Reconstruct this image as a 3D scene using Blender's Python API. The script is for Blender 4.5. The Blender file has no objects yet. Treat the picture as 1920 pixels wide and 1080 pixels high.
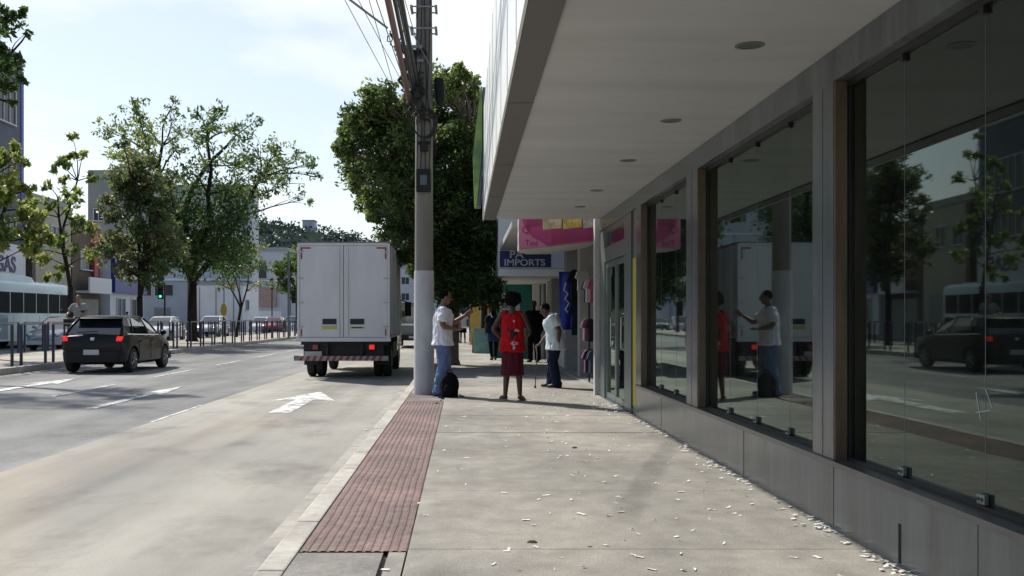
import bpy, bmesh, math, random
from mathutils import Vector, Matrix, noise
import numpy as np
R = math.radians
random.seed(7)
scn = bpy.context.scene
# ---------------- camera
F = 1900.0; EYE = 1.25; VPX = 870.0; VPY = 596.0
cam = bpy.data.cameras.new('camera'); co = bpy.data.objects.new('camera', cam)
scn.collection.objects.link(co); scn.camera = co
co.location = (0, 0, EYE); co.rotation_euler = (R(90), 0, 0)
cam.sensor_width = 36; cam.lens = 36 * F / 1920
cam.shift_x = (960 - VPX) / 1920; cam.shift_y = (VPY - 540) / 1920
cam.clip_start = .05; cam.clip_end = 5000
# ---------------- light
SUN_AZ = R(43)    # to the left of straight ahead
SUN_EL = R(46)
sd = Vector((-math.sin(SUN_AZ) * math.cos(SUN_EL), math.cos(SUN_AZ) * math.cos(SUN_EL), math.sin(SUN_EL)))
sl = bpy.data.lights.new('sun', 'SUN'); so = bpy.data.objects.new('sun', sl); scn.collection.objects.link(so)
sl.energy = 4.2; sl.angle = R(1.2); sl.color = (1, .95, .87)
so.rotation_euler = sd.to_track_quat('Z', 'Y').to_euler(); so.location = (-30, 30, 40)
scn.view_settings.view_transform = 'Standard'; scn.view_settings.look = 'None'
scn.view_settings.exposure = 0.5; scn.view_settings.gamma = 1
w = bpy.data.worlds.new('World'); scn.world = w; w.use_nodes = True
nt = w.node_tree; nt.nodes.clear()
def N(t, typ, **kw):
    n = t.nodes.new(typ)
    for k, v in kw.items():
        if k in n.inputs.keys() if isinstance(k, str) else False: n.inputs[k].default_value = v
        else: setattr(n, k, v)
    return n
out = nt.nodes.new('ShaderNodeOutputWorld'); bg = nt.nodes.new('ShaderNodeBackground')
sky = nt.nodes.new('ShaderNodeTexSky'); sky.sky_type = 'NISHITA'; sky.sun_disc = False
sky.sun_elevation = SUN_EL; sky.sun_rotation = -SUN_AZ
sky.air_density = 1.0; sky.dust_density = .7; sky.ozone_density = 1.2
tc = nt.nodes.new('ShaderNodeTexCoord'); mp = nt.nodes.new('ShaderNodeMapping'); mp.inputs['Scale'].default_value = (1.0, 1.0, 2.6)
mp.inputs['Location'].default_value = (.35, .1, .45)
nz = nt.nodes.new('ShaderNodeTexNoise'); nz.inputs['Scale'].default_value = 2.7; nz.inputs['Detail'].default_value = 7; nz.inputs['Roughness'].default_value = .5
cr = nt.nodes.new('ShaderNodeValToRGB'); cr.color_ramp.elements[0].position = .38; cr.color_ramp.elements[1].position = .52
cr.color_ramp.elements[0].color = (.40, .40, .40, 1)
mx = nt.nodes.new('ShaderNodeMix'); mx.data_type = 'RGBA'; mx.inputs[7].default_value = (7.7, 7.95, 7.9, 1)
bg.inputs['Strength'].default_value = .1
L = nt.links.new
L(tc.outputs['Generated'], mp.inputs[0]); L(mp.outputs[0], nz.inputs[0]); L(nz.outputs[0], cr.inputs[0])
sx_ = nt.nodes.new('ShaderNodeSeparateXYZ'); L(tc.outputs['Generated'], sx_.inputs[0])
m1_ = nt.nodes.new('ShaderNodeMapRange'); m1_.inputs[1].default_value = .30; m1_.inputs[2].default_value = .75; m1_.inputs[3].default_value = 1; m1_.inputs[4].default_value = .25; L(sx_.outputs[2], m1_.inputs[0])
m2_ = nt.nodes.new('ShaderNodeMapRange'); m2_.inputs[1].default_value = -.3; m2_.inputs[2].default_value = .35; m2_.inputs[3].default_value = .12; m2_.inputs[4].default_value = 1; L(sx_.outputs[1], m2_.inputs[0])
mm1 = nt.nodes.new('ShaderNodeMath'); mm1.operation = 'MULTIPLY'; L(m1_.outputs[0], mm1.inputs[0]); L(m2_.outputs[0], mm1.inputs[1])
mm2 = nt.nodes.new('ShaderNodeMath'); mm2.operation = 'MULTIPLY'; L(mm1.outputs[0], mm2.inputs[0]); L(cr.outputs[0], mm2.inputs[1])
L(mm2.outputs[0], mx.inputs[0]); L(sky.outputs[0], mx.inputs[6]); L(mx.outputs[2], bg.inputs[0]); L(bg.outputs[0], out.inputs[0])

# ---------------- materials
M = {}
def mat(name, col, rough=.7, metal=0., var=0., vscale=3., spec=.5, bump=0., bscale=60., emit=None, var2=None, coat=0., stretch=(1, 1, 1)):
    if name in M: return M[name]
    m = bpy.data.materials.new(name); m.use_nodes = True; t = m.node_tree; b = t.nodes['Principled BSDF']
    b.inputs['Base Color'].default_value = (*col, 1); b.inputs['Roughness'].default_value = rough; b.inputs['Metallic'].default_value = metal
    b.inputs['Specular IOR Level'].default_value = spec
    if coat: b.inputs['Coat Weight'].default_value = coat; b.inputs['Coat Roughness'].default_value = .03
    if emit: b.inputs['Emission Color'].default_value = (*emit[0], 1); b.inputs['Emission Strength'].default_value = emit[1]
    tcn = t.nodes.new('ShaderNodeTexCoord'); mpn = t.nodes.new('ShaderNodeMapping'); mpn.inputs['Scale'].default_value = stretch
    t.links.new(tcn.outputs['Object'], mpn.inputs[0])
    if var:
        n1 = t.nodes.new('ShaderNodeTexNoise'); n1.inputs['Scale'].default_value = vscale; n1.inputs['Detail'].default_value = 8; n1.inputs['Roughness'].default_value = .62
        t.links.new(mpn.outputs[0], n1.inputs[0])
        rp = t.nodes.new('ShaderNodeValToRGB'); rp.color_ramp.elements[0].position = .3; rp.color_ramp.elements[1].position = .7
        d = [max(0, c * (1 - var)) for c in col]; l = [min(1, c * (1 + var)) for c in col]
        if var2: d = var2
        rp.color_ramp.elements[0].color = (*d, 1); rp.color_ramp.elements[1].color = (*l, 1)
        t.links.new(n1.outputs[0], rp.inputs[0]); t.links.new(rp.outputs[0], b.inputs['Base Color'])
    if bump:
        n2 = t.nodes.new('ShaderNodeTexNoise'); n2.inputs['Scale'].default_value = bscale; n2.inputs['Detail'].default_value = 4
        t.links.new(mpn.outputs[0], n2.inputs[0]); bp = t.nodes.new('ShaderNodeBump'); bp.inputs['Strength'].default_value = bump; bp.inputs['Distance'].default_value = .02
        t.links.new(n2.outputs[0], bp.inputs['Height']); t.links.new(bp.outputs[0], b.inputs['Normal'])
    M[name] = m; return m

def ground_mat(name, base, dark, grain=.12, patch=.35, pscale=.5, stretch=(1, 1, 1), spots=0.0, spotcol=(.05, .05, .05), tint=None, rough=.9, cracks=False, gscale=140, tracks=0.):
    m = bpy.data.materials.new(name); m.use_nodes = True; t = m.node_tree; b = t.nodes['Principled BSDF']; l = t.links.new
    b.inputs['Roughness'].default_value = rough; b.inputs['Specular IOR Level'].default_value = .25
    tcn = t.nodes.new('ShaderNodeTexCoord'); mpn = t.nodes.new('ShaderNodeMapping'); mpn.inputs['Scale'].default_value = stretch
    l(tcn.outputs['Object'], mpn.inputs[0])
    def noi(sc, det=6, src=None, ro=.55):
        n = t.nodes.new('ShaderNodeTexNoise'); n.inputs['Scale'].default_value = sc; n.inputs['Detail'].default_value = det; n.inputs['Roughness'].default_value = ro
        l((src or mpn).outputs[0] if src else mpn.outputs[0], n.inputs[0]); return n
    def ramp(n, a, b_, c0=(0, 0, 0, 1), c1=(1, 1, 1, 1)):
        r = t.nodes.new('ShaderNodeValToRGB'); r.color_ramp.elements[0].position = a; r.color_ramp.elements[1].position = b_
        r.color_ramp.elements[0].color = c0; r.color_ramp.elements[1].color = c1; l(n.outputs[0], r.inputs[0]); return r
    def mix(f, a, b_, mode='MIX'):
        x = t.nodes.new('ShaderNodeMix'); x.data_type = 'RGBA'; x.blend_type = mode
        if isinstance(f, float): x.inputs[0].default_value = f
        else: l(f.outputs[0], x.inputs[0])
        for i, s in ((6, a), (7, b_)):
            if isinstance(s, tuple): x.inputs[i].default_value = (*s, 1)
            else: l(s.outputs[2] if s.bl_idname == 'ShaderNodeMix' else s.outputs[0], x.inputs[i])
        return x
    big = ramp(noi(pscale), .38, .64)
    c = mix(big, dark, base)
    if tint: c = mix(ramp(noi(pscale * .6, 3), .5, .68), c, tint)
    mid = ramp(noi(pscale * 9, 5), .3, .75, (1 - patch * .5,) * 3 + (1,), (1 + patch * .25,) * 3 + (1,))
    c = mix(1.0, c, mid, 'MULTIPLY')
    g = ramp(noi(gscale, 3, ro=.8), .3, .7, (1 - grain,) * 3 + (1,), (1 + grain,) * 3 + (1,))
    c = mix(1.0, c, g, 'MULTIPLY')
    if tracks:
        mt = t.nodes.new('ShaderNodeMapping'); mt.inputs['Scale'].default_value = (1.1, .035, 1); l(tcn.outputs['Object'], mt.inputs[0])
        c = mix(1.0, c, ramp(noi(1.0, 5, mt), .35, .65, (1 - tracks,) * 3 + (1,), (1 + tracks * .3,) * 3 + (1,)), 'MULTIPLY')
        mt2 = t.nodes.new('ShaderNodeMapping'); mt2.inputs['Scale'].default_value = (1, .7, 1); mt2.inputs['Location'].default_value = (3, 8, 0); l(tcn.outputs['Object'], mt2.inputs[0])
        c = mix(1.0, c, ramp(noi(.8, 7, mt2, .65), .52, .72, (1, 1, 1, 1), (1 - tracks * 1.6,) * 3 + (1,)), 'MULTIPLY')
    if spots:
        v = t.nodes.new('ShaderNodeTexVoronoi'); v.inputs['Scale'].default_value = 3.1; v.inputs['Randomness'].default_value = 1; l(tcn.outputs['Object'], v.inputs[0])
        s = ramp(v, .035 * spots, .06 * spots, (1, 1, 1, 1), (0, 0, 0, 1)); c = mix(s, c, spotcol)
    if cracks:
        wn = noi(1.2, 5); vm = t.nodes.new('ShaderNodeMix'); vm.data_type = 'RGBA'; vm.inputs[0].default_value = .25
        l(tcn.outputs['Object'], vm.inputs[6]); l(wn.outputs['Color'], vm.inputs[7])
        v = t.nodes.new('ShaderNodeTexVoronoi'); v.feature = 'DISTANCE_TO_EDGE'; v.inputs['Scale'].default_value = .33; l(vm.outputs[2], v.inputs[0])
        s = ramp(v, .0015, .004, (.6, .6, .6, 1), (0, 0, 0, 1)); c = mix(s, c, tuple(x * .45 for x in dark))
    l(c.outputs[2], b.inputs['Base Color'])
    bp = t.nodes.new('ShaderNodeBump'); bp.inputs['Strength'].default_value = .35; bp.inputs['Distance'].default_value = .01
    gn = noi(gscale * .8, 4, ro=.7); l(gn.outputs[0], bp.inputs['Height']); l(bp.outputs[0], b.inputs['Normal'])
    M[name] = m; return m

def glass_mat(name, ior=1.6, tint=(.35, .4, .38), rough=0.02, dirt=.0):
    m = bpy.data.materials.new(name); m.use_nodes = True; t = m.node_tree; t.nodes.clear(); l = t.links.new
    o = t.nodes.new('ShaderNodeOutputMaterial'); g = t.nodes.new('ShaderNodeBsdfGlossy'); g.inputs['Roughness'].default_value = rough
    g.inputs['Color'].default_value = (.85, 1, .93, 1)
    tr = t.nodes.new('ShaderNodeBsdfTransparent'); tr.inputs[0].default_value = (*tint, 1)
    fr = t.nodes.new('ShaderNodeFresnel'); fr.inputs[0].default_value = ior
    ms = t.nodes.new('ShaderNodeMixShader'); l(fr.outputs[0], ms.inputs[0]); l(tr.outputs[0], ms.inputs[1]); l(g.outputs[0], ms.inputs[2])
    last = ms
    if dirt:
        d = t.nodes.new('ShaderNodeBsdfDiffuse'); d.inputs[0].default_value = (.3, .32, .3, 1)
        n = t.nodes.new('ShaderNodeTexNoise'); n.inputs['Scale'].default_value = 2.2; n.inputs['Detail'].default_value = 8
        tcn = t.nodes.new('ShaderNodeTexCoord'); mpn = t.nodes.new('ShaderNodeMapping'); mpn.inputs['Scale'].default_value = (1, 1.5, .4); l(tcn.outputs['Object'], mpn.inputs[0]); l(mpn.outputs[0], n.inputs[0])
        mr = t.nodes.new('ShaderNodeMapRange'); mr.inputs[1].default_value = .35; mr.inputs[2].default_value = .8; mr.inputs[3].default_value = dirt * .3; mr.inputs[4].default_value = dirt * 2
        l(n.outputs[0], mr.inputs[0]); m2 = t.nodes.new('ShaderNodeMixShader'); l(mr.outputs[0], m2.inputs[0]); l(ms.outputs[0], m2.inputs[1]); l(d.outputs[0], m2.inputs[2]); last = m2
    l(last.outputs[0], o.inputs[0]); M[name] = m; return m

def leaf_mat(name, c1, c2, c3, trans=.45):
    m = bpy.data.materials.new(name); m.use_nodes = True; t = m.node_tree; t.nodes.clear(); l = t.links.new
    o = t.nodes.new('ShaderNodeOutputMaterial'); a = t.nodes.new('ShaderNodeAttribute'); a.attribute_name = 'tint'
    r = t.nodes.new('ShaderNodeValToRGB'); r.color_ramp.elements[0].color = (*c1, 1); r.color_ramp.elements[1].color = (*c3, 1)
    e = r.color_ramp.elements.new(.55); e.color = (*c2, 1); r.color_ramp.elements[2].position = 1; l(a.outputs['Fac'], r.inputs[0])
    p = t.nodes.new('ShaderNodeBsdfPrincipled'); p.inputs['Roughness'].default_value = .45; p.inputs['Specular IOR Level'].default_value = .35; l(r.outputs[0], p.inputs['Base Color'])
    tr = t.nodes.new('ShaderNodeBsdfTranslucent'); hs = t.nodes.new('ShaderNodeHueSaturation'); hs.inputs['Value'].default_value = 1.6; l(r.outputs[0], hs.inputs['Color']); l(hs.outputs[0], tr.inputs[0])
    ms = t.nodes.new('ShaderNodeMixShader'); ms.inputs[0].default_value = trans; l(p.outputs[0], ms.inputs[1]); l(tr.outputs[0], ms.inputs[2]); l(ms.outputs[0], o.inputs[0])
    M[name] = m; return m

# ---------------- mesh helper
class MB:
    def __init__(s): s.v = []; s.f = []; s.mi = []
    def add(s, vs, fs, mi=0):
        b = len(s.v); s.v += [tuple(v) for v in vs]; s.f += [tuple(b + i for i in f) for f in fs]; s.mi += [mi] * len(fs); return s
    def box(s, x0, x1, y0, y1, z0, z1, mi=0, mtx=None):
        vs = [Vector((x, y, z)) for z in (z0, z1) for y in (y0, y1) for x in (x0, x1)]
        if mtx: vs = [mtx @ v for v in vs]
        return s.add(vs, [(0, 2, 3, 1), (4, 5, 7, 6), (0, 1, 5, 4), (2, 6, 7, 3), (0, 4, 6, 2), (1, 3, 7, 5)], mi)
    def prism(s, pts, axis, a, b, mi=0):
        # pts 2D polygon extruded along axis from a to b
        def m3(p, t):
            return {'x': (t, p[0], p[1]), 'y': (p[0], t, p[1]), 'z': (p[0], p[1], t)}[axis]
        n = len(pts); vs = [m3(p, a) for p in pts] + [m3(p, b) for p in pts]
        return s.add(vs, [tuple(range(n))[::-1], tuple(range(n, 2 * n))] + [(i, (i + 1) % n, n + (i + 1) % n, n + i) for i in range(n)], mi)
    def loft(s, rings, mi=0, cap=True, closed=True):
        n = len(rings[0]); b = []; vs = []; fs = []
        for r in rings: vs += r
        for k in range(len(rings) - 1):
            for i in range(n if closed else n - 1):
                j = (i + 1) % n; fs.append((k * n + i, k * n + j, (k + 1) * n + j, (k + 1) * n + i))
        if cap: fs.append(tuple(range(n))[::-1]); fs.append(tuple(range((len(rings) - 1) * n, len(rings) * n)))
        return s.add(vs, fs, mi)
    def tube(s, pts, rad, n=8, mi=0, ell=None, side=None, cap=True):
        pts = [Vector(p) for p in pts]; rings = []
        if not isinstance(rad, (list, tuple)): rad = [rad] * len(pts)
        prev = None
        for k, p in enumerate(pts):
            d = (pts[min(k + 1, len(pts) - 1)] - pts[max(k - 1, 0)]).normalized()
            if side is not None: u = Vector(side); u = (u - d * u.dot(d)).normalized()
            elif prev is None:
                u = d.cross(Vector((0, 0, 1)));  u = u if u.length > .05 else d.cross(Vector((0, 1, 0))); u.normalize()
            else: u = (prev - d * prev.dot(d)).normalized()
            prev = u; v = d.cross(u)
            a = rad[k]; ra, rb = a if isinstance(a, tuple) else (a, a)
            rings.append([p + u * ra * math.cos(t) + v * rb * math.sin(t) for t in [2 * math.pi * i / n for i in range(n)]])
        return s.loft(rings, mi, cap)
    def cyl(s, c, r, axis, a, b, n=20, mi=0):
        return s.prism([(c[0] + r * math.cos(2 * math.pi * i / n), c[1] + r * math.sin(2 * math.pi * i / n)) for i in range(n)], axis, a, b, mi)
    def ell(s, c, r, n=12, m=8, mi=0, mtx=None):
        c = Vector(c); rings = []
        for j in range(m + 1):
            ph = -math.pi / 2 + math.pi * j / m; ph = max(-1.5, min(1.5, ph))
            ring = [Vector((r[0] * math.cos(ph) * math.cos(2 * math.pi * i / n), r[1] * math.cos(ph) * math.sin(2 * math.pi * i / n), r[2] * math.sin(ph))) for i in range(n)]
            rings.append([(c + (mtx @ v if mtx else v)) for v in ring])
        return s.loft(rings, mi)
    def grid(s, fn, nu, nv, mi=0):
        vs = [fn(i / nu, j / nv) for j in range(nv + 1) for i in range(nu + 1)]
        return s.add(vs, [(j * (nu + 1) + i, j * (nu + 1) + i + 1, (j + 1) * (nu + 1) + i + 1, (j + 1) * (nu + 1) + i) for j in range(nv) for i in range(nu)], mi)
    def build(s, name, m, parent=None, smooth=False, bevel=0., loc=None, fixn=False, autos=None):
        me = bpy.data.meshes.new(name); me.from_pydata(s.v, [], s.f)
        for x in (m if isinstance(m, (list, tuple)) else [m]): me.materials.append(M[x] if isinstance(x, str) else x)
        me.polygons.foreach_set('material_index', s.mi)
        if fixn or bevel:
            bm = bmesh.new(); bm.from_mesh(me); bmesh.ops.recalc_face_normals(bm, faces=bm.faces)
            if bevel:
                ed = [e for e in bm.edges if len(e.link_faces) == 2 and e.calc_face_angle(0) > .6]
                bmesh.ops.bevel(bm, geom=ed, offset=bevel, segments=2, affect='EDGES', profile=.6, clamp_overlap=True)
            bm.to_mesh(me); bm.free()
        if smooth: me.shade_smooth()
        if autos: me.set_sharp_from_angle(angle=R(autos))
        me.update()
        o = bpy.data.objects.new(name, me); scn.collection.objects.link(o)
        if parent: o.parent = parent
        if loc: o.location = loc
        return o
def tag(o, label=None, cat=None, group=None, kind=None):
    if label: o['label'] = label
    if cat: o['category'] = cat
    if group: o['group'] = group
    if kind: o['kind'] = kind
    return o
def empty(name, loc=(0, 0, 0), rz=0, label=None, cat=None, group=None):
    o = bpy.data.objects.new(name, None); scn.collection.objects.link(o); o.location = loc; o.rotation_euler = (0, 0, rz)
    o.empty_display_size = .2; return tag(o, label, cat, group)
def copy_tree(o, parent=None):
    c = o.copy(); scn.collection.objects.link(c); c.parent = parent
    for ch in KIDS(o): copy_tree(ch, c)
    return c
def KIDS(o): return [x for x in list(bpy.data.objects) if x.parent == o]
def xat(px, Y): return (px - VPX) / F * Y
def zat(py, Y): return EYE + (VPY - py) / F * Y
def bake(o):
    dg = bpy.context.evaluated_depsgraph_get(); dg.update()
    me = bpy.data.meshes.new_from_object(o.evaluated_get(dg)); o.modifiers.clear(); old = o.data; o.data = me; return o
def text(txt, size, name, m, parent, loc, rot, depth=.004, sx=1., bold=0.):
    c = bpy.data.curves.new('t', 'FONT'); c.body = txt; c.size = size; c.extrude = depth; c.align_x = 'CENTER'; c.align_y = 'CENTER'; c.offset = bold
    t = bpy.data.objects.new('t', c); scn.collection.objects.link(t)
    dg = bpy.context.evaluated_depsgraph_get(); dg.update(); me = bpy.data.meshes.new_from_object(t.evaluated_get(dg)); bpy.data.objects.remove(t)
    me.materials.clear(); me.materials.append(M[m])
    me.transform(Matrix.Diagonal((sx, 1, 1, 1)))
    o = bpy.data.objects.new(name, me); scn.collection.objects.link(o); o.parent = parent; o.location = loc; o.rotation_euler = rot; return o

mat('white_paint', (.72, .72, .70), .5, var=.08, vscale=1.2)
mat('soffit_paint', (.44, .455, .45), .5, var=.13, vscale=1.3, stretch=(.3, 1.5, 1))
mat('fascia_metal', (.07, .07, .068), .42, metal=.2, var=.1)
mat('fascia_white', (.78, .80, .78), .35, var=.04)
mat('granite', (.088, .102, .112), .2, var=.4, vscale=2.6, bump=.03, bscale=200, spec=.6, stretch=(1, 1.6, .22))
mat('granite_dark', (.09, .09, .092), .3, var=.2)
mat('jamb_stone', (.11, .082, .056), .8, var=.4, vscale=5, stretch=(1, 1, .3), bump=.3)
mat('dark_metal', (.03, .03, .032), .4, metal=.4)
mat('alu', (.20, .235, .23), .35, metal=.6, var=.06)
mat('steel', (.45, .45, .44), .3, metal=.9)
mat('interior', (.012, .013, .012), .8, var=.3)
mat('yellow_tape', (.42, .36, .03), .5)
mat('rubber', (.02, .02, .021), .85, var=.2)
mat('black_plastic', (.012, .012, .013), .5, var=.2, spec=.25)
mat('navy_paint', (.010, .013, .045), .4, var=.2, vscale=10)
mat('rail_grey', (.16, .18, .22), .4, metal=.4)
mat('pole_concrete', (.17, .158, .142), .85, var=.15, vscale=6, bump=.25, bscale=40, stretch=(1, 1, .25))
mat('pole_white', (.42, .42, .44), .75, var=.14, vscale=7, bump=.2, bscale=40, stretch=(1, 1, .4))
mat('cable_black', (.02, .02, .02), .6)
mat('cable_brown', (.12, .06, .05), .6)
mat('cable_grey', (.22, .24, .26), .5)
mat('road_white', (.55, .55, .53), .8, var=.18, vscale=9, var2=(.27, .27, .265), stretch=(1, .5, 1))
_r = [n for n in M['road_white'].node_tree.nodes if n.type == 'VALTORGB'][0]; _r.color_ramp.elements[0].position = .42; _r.color_ramp.elements[1].position = .54
mat('bark', (.03, .025, .022), .95, spec=.1, var=.4, vscale=9, bump=.6, bscale=25, stretch=(1, 1, .3))
mat('bark_pale', (.16, .14, .12), .95, var=.3, vscale=9, bump=.5, bscale=25)
mat('paper', (.78, .78, .76), .8, var=.06)
mat('dead_leaf', (.07, .045, .03), .8, var=.4, vscale=20)
ground_mat('pavement_concrete', (.36, .342, .302), (.245, .235, .212), grain=.34, patch=.45, pscale=.55, spots=.7, tint=(.40, .375, .33), stretch=(1, .8, 1), tracks=.12)
ground_mat('lane_concrete', (.39, .375, .33), (.27, .262, .24), grain=.2, patch=.2, pscale=.33, stretch=(1, .45, 1), tint=(.45, .365, .28), tracks=.27)
ground_mat('asphalt', (.275, .275, .268), (.185, .187, .188), grain=.32, patch=.3, pscale=.3, stretch=(1, .3, 1), tracks=.22)
ground_mat('kerb_stone', (.50, .48, .43), (.36, .34, .31), grain=.15, patch=.4, pscale=1.5)
ground_mat('gutter_concrete', (.40, .38, .34), (.28, .27, .25), grain=.15, patch=.4, pscale=1.2)
ground_mat('tactile', (.275, .19, .178), (.185, .14, .132), grain=.3, patch=.7, pscale=1.3, spots=.4, spotcol=(.32, .28, .25))
ground_mat('cement_patch', (.27, .26, .24), (.19, .185, .175), grain=.35, patch=.4, pscale=2)
ground_mat('earth', (.26, .25, .23), (.18, .175, .16), pscale=.05)
ground_mat('median_paving', (.44, .41, .36), (.30, .27, .23), grain=.15, patch=.3, pscale=.4)
glass_mat('shop_glass', 1.64, (.16, .2, .18), dirt=.03)
mat('car_glass', (.012, .015, .016), .03, spec=1.0, coat=.6)
mat('pane_dark', (.03, .04, .045), .2, spec=.25, var=.3, vscale=.3)
mat('pane_blue', (.07, .10, .13), .2, spec=.3, var=.3, vscale=.3)
leaf_mat('leaf_ficus', (.02, .04, .015), (.06, .10, .03), (.24, .29, .08), .48)  # brightest tone paints in yellow-green backlit glints
leaf_mat('leaf_street', (.03, .065, .02), (.09, .14, .035), (.30, .32, .09), .52)  # raised tones, backlit yellow-green glow is in the leaf colour
leaf_mat('leaf_brown', (.045, .08, .03), (.11, .14, .055), (.32, .27, .15), .5)
leaf_mat('leaf_hill_haze', (.03, .05, .042), (.04, .062, .05), (.05, .075, .058), .1)  # tones lightened and flattened, distance haze is in the leaf colour
# ================= GROUND
def sheet(name, x0, x1, y0, y1, z, m, sub=None):
    o = MB().add([(x0, y0, z), (x1, y0, z), (x1, y1, z), (x0, y1, z)], [(0, 1, 2, 3)]).build(name, m); return tag(o, kind='structure')
sheet('ground', -900, 900, -300, 1500, -.17, 'earth')
XK = -1.005; XW = 2.18; RZ = -.15
sheet('asphalt_road', -11.4, -4.19, -25, 260, RZ - .004, 'asphalt')
sheet('concrete_bus_lane', -4.2, -1.22, -25, 260, RZ, 'lane_concrete')
sheet('far_road', -24, -15.95, -25, 260, RZ - .004, 'asphalt')
g = MB(); y = -10.
while y < 120:                    # gutter slabs with slightly uneven tops
    ln = 3.0; g.box(-1.235, -1.02, y, y + ln - .012, RZ - .1, RZ + .006 + random.uniform(0, .004)); y += ln
tag(g.build('gutter', 'gutter_concrete'), kind='structure')
# kerb stones, one sheet of stones
k = MB(); y = -10.
while y < 120:
    ln = random.choice((.8, 1.0, 1.2)); dx = random.uniform(-.008, .008)
    k.box(-1.02 + dx, -.885, y, y + ln - .01, -.25, .004 + random.uniform(0, .006)); y += ln
tag(k.build('kerb', 'kerb_stone', bevel=.012), kind='structure')
# pavement slabs (real joints)
p = MB(); ys = [-12, -9.5, -7.2, -5, -2.9, -1.0, .9, 2.75, 4.15, 5.47, 7.33, 9.2, 11.05, 12.95, 14.8, 16.7, 18.6, 20.5, 22.5, 24.5, 27, 30, 33, 36, 40, 45, 50, 56, 62, 70, 80, 95, 120]
for a, b in zip(ys[:-1], ys[1:]):
    p.box(-.30, 7.5 if a < 16 else 9, a + .004, b - .004, -.2, random.uniform(-.002, .002))
p.box(-.883, -.302, 16.9, 120, -.2, -.002)
tag(p.build('pavement', 'pavement_concrete'), kind='structure')
tag(MB().box(-.883, -.302, -10, 16.9, -.2, -.03).build('pavement_bedding', 'cement_patch'), kind='structure')
tag(MB().box(-.883, -.43, 4.2, 5.40, -.2, -.002).box(-.884, -.36, 15.28, 15.75, -.2, .001).build('cement_patch', 'cement_patch'), kind='structure')
tag(MB().box(-.40, -.31, 4.6, 5.40, -.06, .001).build('loose_paving_strip', 'pavement_concrete'), kind='structure')
# tactile ribbed paving : real ribs, slightly wavy rows of tiles
def rib_surface(x0, x1, y0, y1, name, nr=12):
    W = x1 - x0; m = MB(); ny = max(2, int((y1 - y0) / .1)); prof = []
    for r in range(nr):
        a = x0 + W * r / nr; wv = W / nr
        prof += [(a, 0), (a + wv * .26, 0), (a + wv * .40, .0042), (a + wv * .86, .0042)]
    prof.append((x1, 0))
    offs = {}
    rows = []
    for j in range(ny + 1):
        yy = y0 + (y1 - y0) * j / ny
        off = .0035 * math.sin(yy * 2.3) + .0022 * math.sin(yy * 6.1 + 1) + .0012 * math.sin(yy * 15.7)
        rows.append([(min(x1, max(x0, x + (off if 0 < i < len(prof) - 1 else 0))), yy, z - .001) for i, (x, z) in enumerate(prof)])
    m.loft(rows, cap=False, closed=False)
    o = m.build(name, 'tactile'); return tag(o, kind='structure')
rib_surface(-.88, -.305, 5.42, 15.25, 'tactile_paving')
rib_surface(-.88, -.40, 15.78, 16.9, 'tactile_paving_end', 10)
rib_surface(-.88, -.305, -4, 4.15, 'tactile_paving_behind')
# median
tag(MB().box(-15.95, -11.4, -25, 260, -.3, 0).build('median', 'median_paving'), kind='structure')
md = MB(); y = -25.
while y < 200:
    for xx in (-11.42, -15.98): md.box(xx, xx + .16, y, y + .98, -.3, .012)
    y += 1.0
tag(md.build('median_kerb', 'kerb_stone'), kind='structure')
tag(MB().box(-30, -24, -25, 260, -.3, 0).build('far_pavement', 'median_paving'), kind='structure')
# markings
def strip(name, pts, label=None):
    m = MB(); m.add([(x, y, RZ + .005) for x, y in pts], [tuple(range(len(pts)))]); o = m.build(name, 'road_white'); return tag(o, kind='structure')
def arrow(x, y, L=4.2, w=.11, hw=.42, hl=1.7, name='road_arrow'):
    strip(name, [(x - w, y), (x + w, y), (x + w, y + L - hl), (x + hw, y + L - hl - .25), (x, y + L), (x - hw, y + L - hl - .25), (x - w, y + L - hl)])
arrow(-2.72, 14.9, 4.3, .16, .55, 1.9); arrow(-5.75, 15.6, 5.2, .09, .26, 2.2); arrow(-8.95, 18.8, 4.6, .13, .38, 1.8)
arrow(-2.72, 62); arrow(-5.75, 58)
for y in [y0 for y0 in range(-8, 130, 6)]:
    a = y + 2.0
    if y in (-8, 4): pass
    strip('lane_line', [(-7.37, a), (-7.27, a), (-7.27, a + 3.2), (-7.37, a + 3.2)])
for (a, b) in ((13.6, 16.2), (32, 35), (41, 44)):
    strip('lane_line', [(-4.22, a), (-4.17, a), (-4.17, b), (-4.22, b)])
strip('edge_line', [(-11.12, 10), (-11.04, 10), (-11.04, 90), (-11.12, 90)])
for y in range(20, 130, 8): strip('lane_line', [(-19.0, y), (-18.9, y), (-18.9, y + 3), (-19.0, y + 3)])
strip('stop_line', [(-11.0, 73), (-1.3, 73), (-1.3, 73.5), (-11.0, 73.5)])

# ================= SHOP BUILDING ON THE RIGHT
shop = empty('shop_building', (XW, 0, 0), 0, 'shop with grey granite front, tall dark glass windows and wide flat canopy', 'building')
def B(mb): return mb
def sp(mb, name, m, parent=shop, **kw):     # shift world geometry into shop's frame
    mb.v = [(x - XW, y, z) for x, y, z in mb.v]; return mb.build(name, m, parent, **kw)
def sub(mb, name, m, parent, **kw):         # parents below shop have no offset of their own
    mb.v = [(x - XW, y, z) for x, y, z in mb.v]; return mb.build(name, m, parent, **kw)
openings = [(-9.5, -5.9), (-5.4, -2.0), (-1.5, 1.7), (2.1, 5.98), (6.33, 9.47), (9.93, 12.5)]
SILL, HEAD, SOF = .41, 2.645, 2.835
g = MB(); GX = XW + .36; yb = [-12] + [v for o_ in openings for v in o_] + [12.82]
g.box(XW, XW + .30, -12, 12.82, -.15, SILL - .03)                     # plinth
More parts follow.
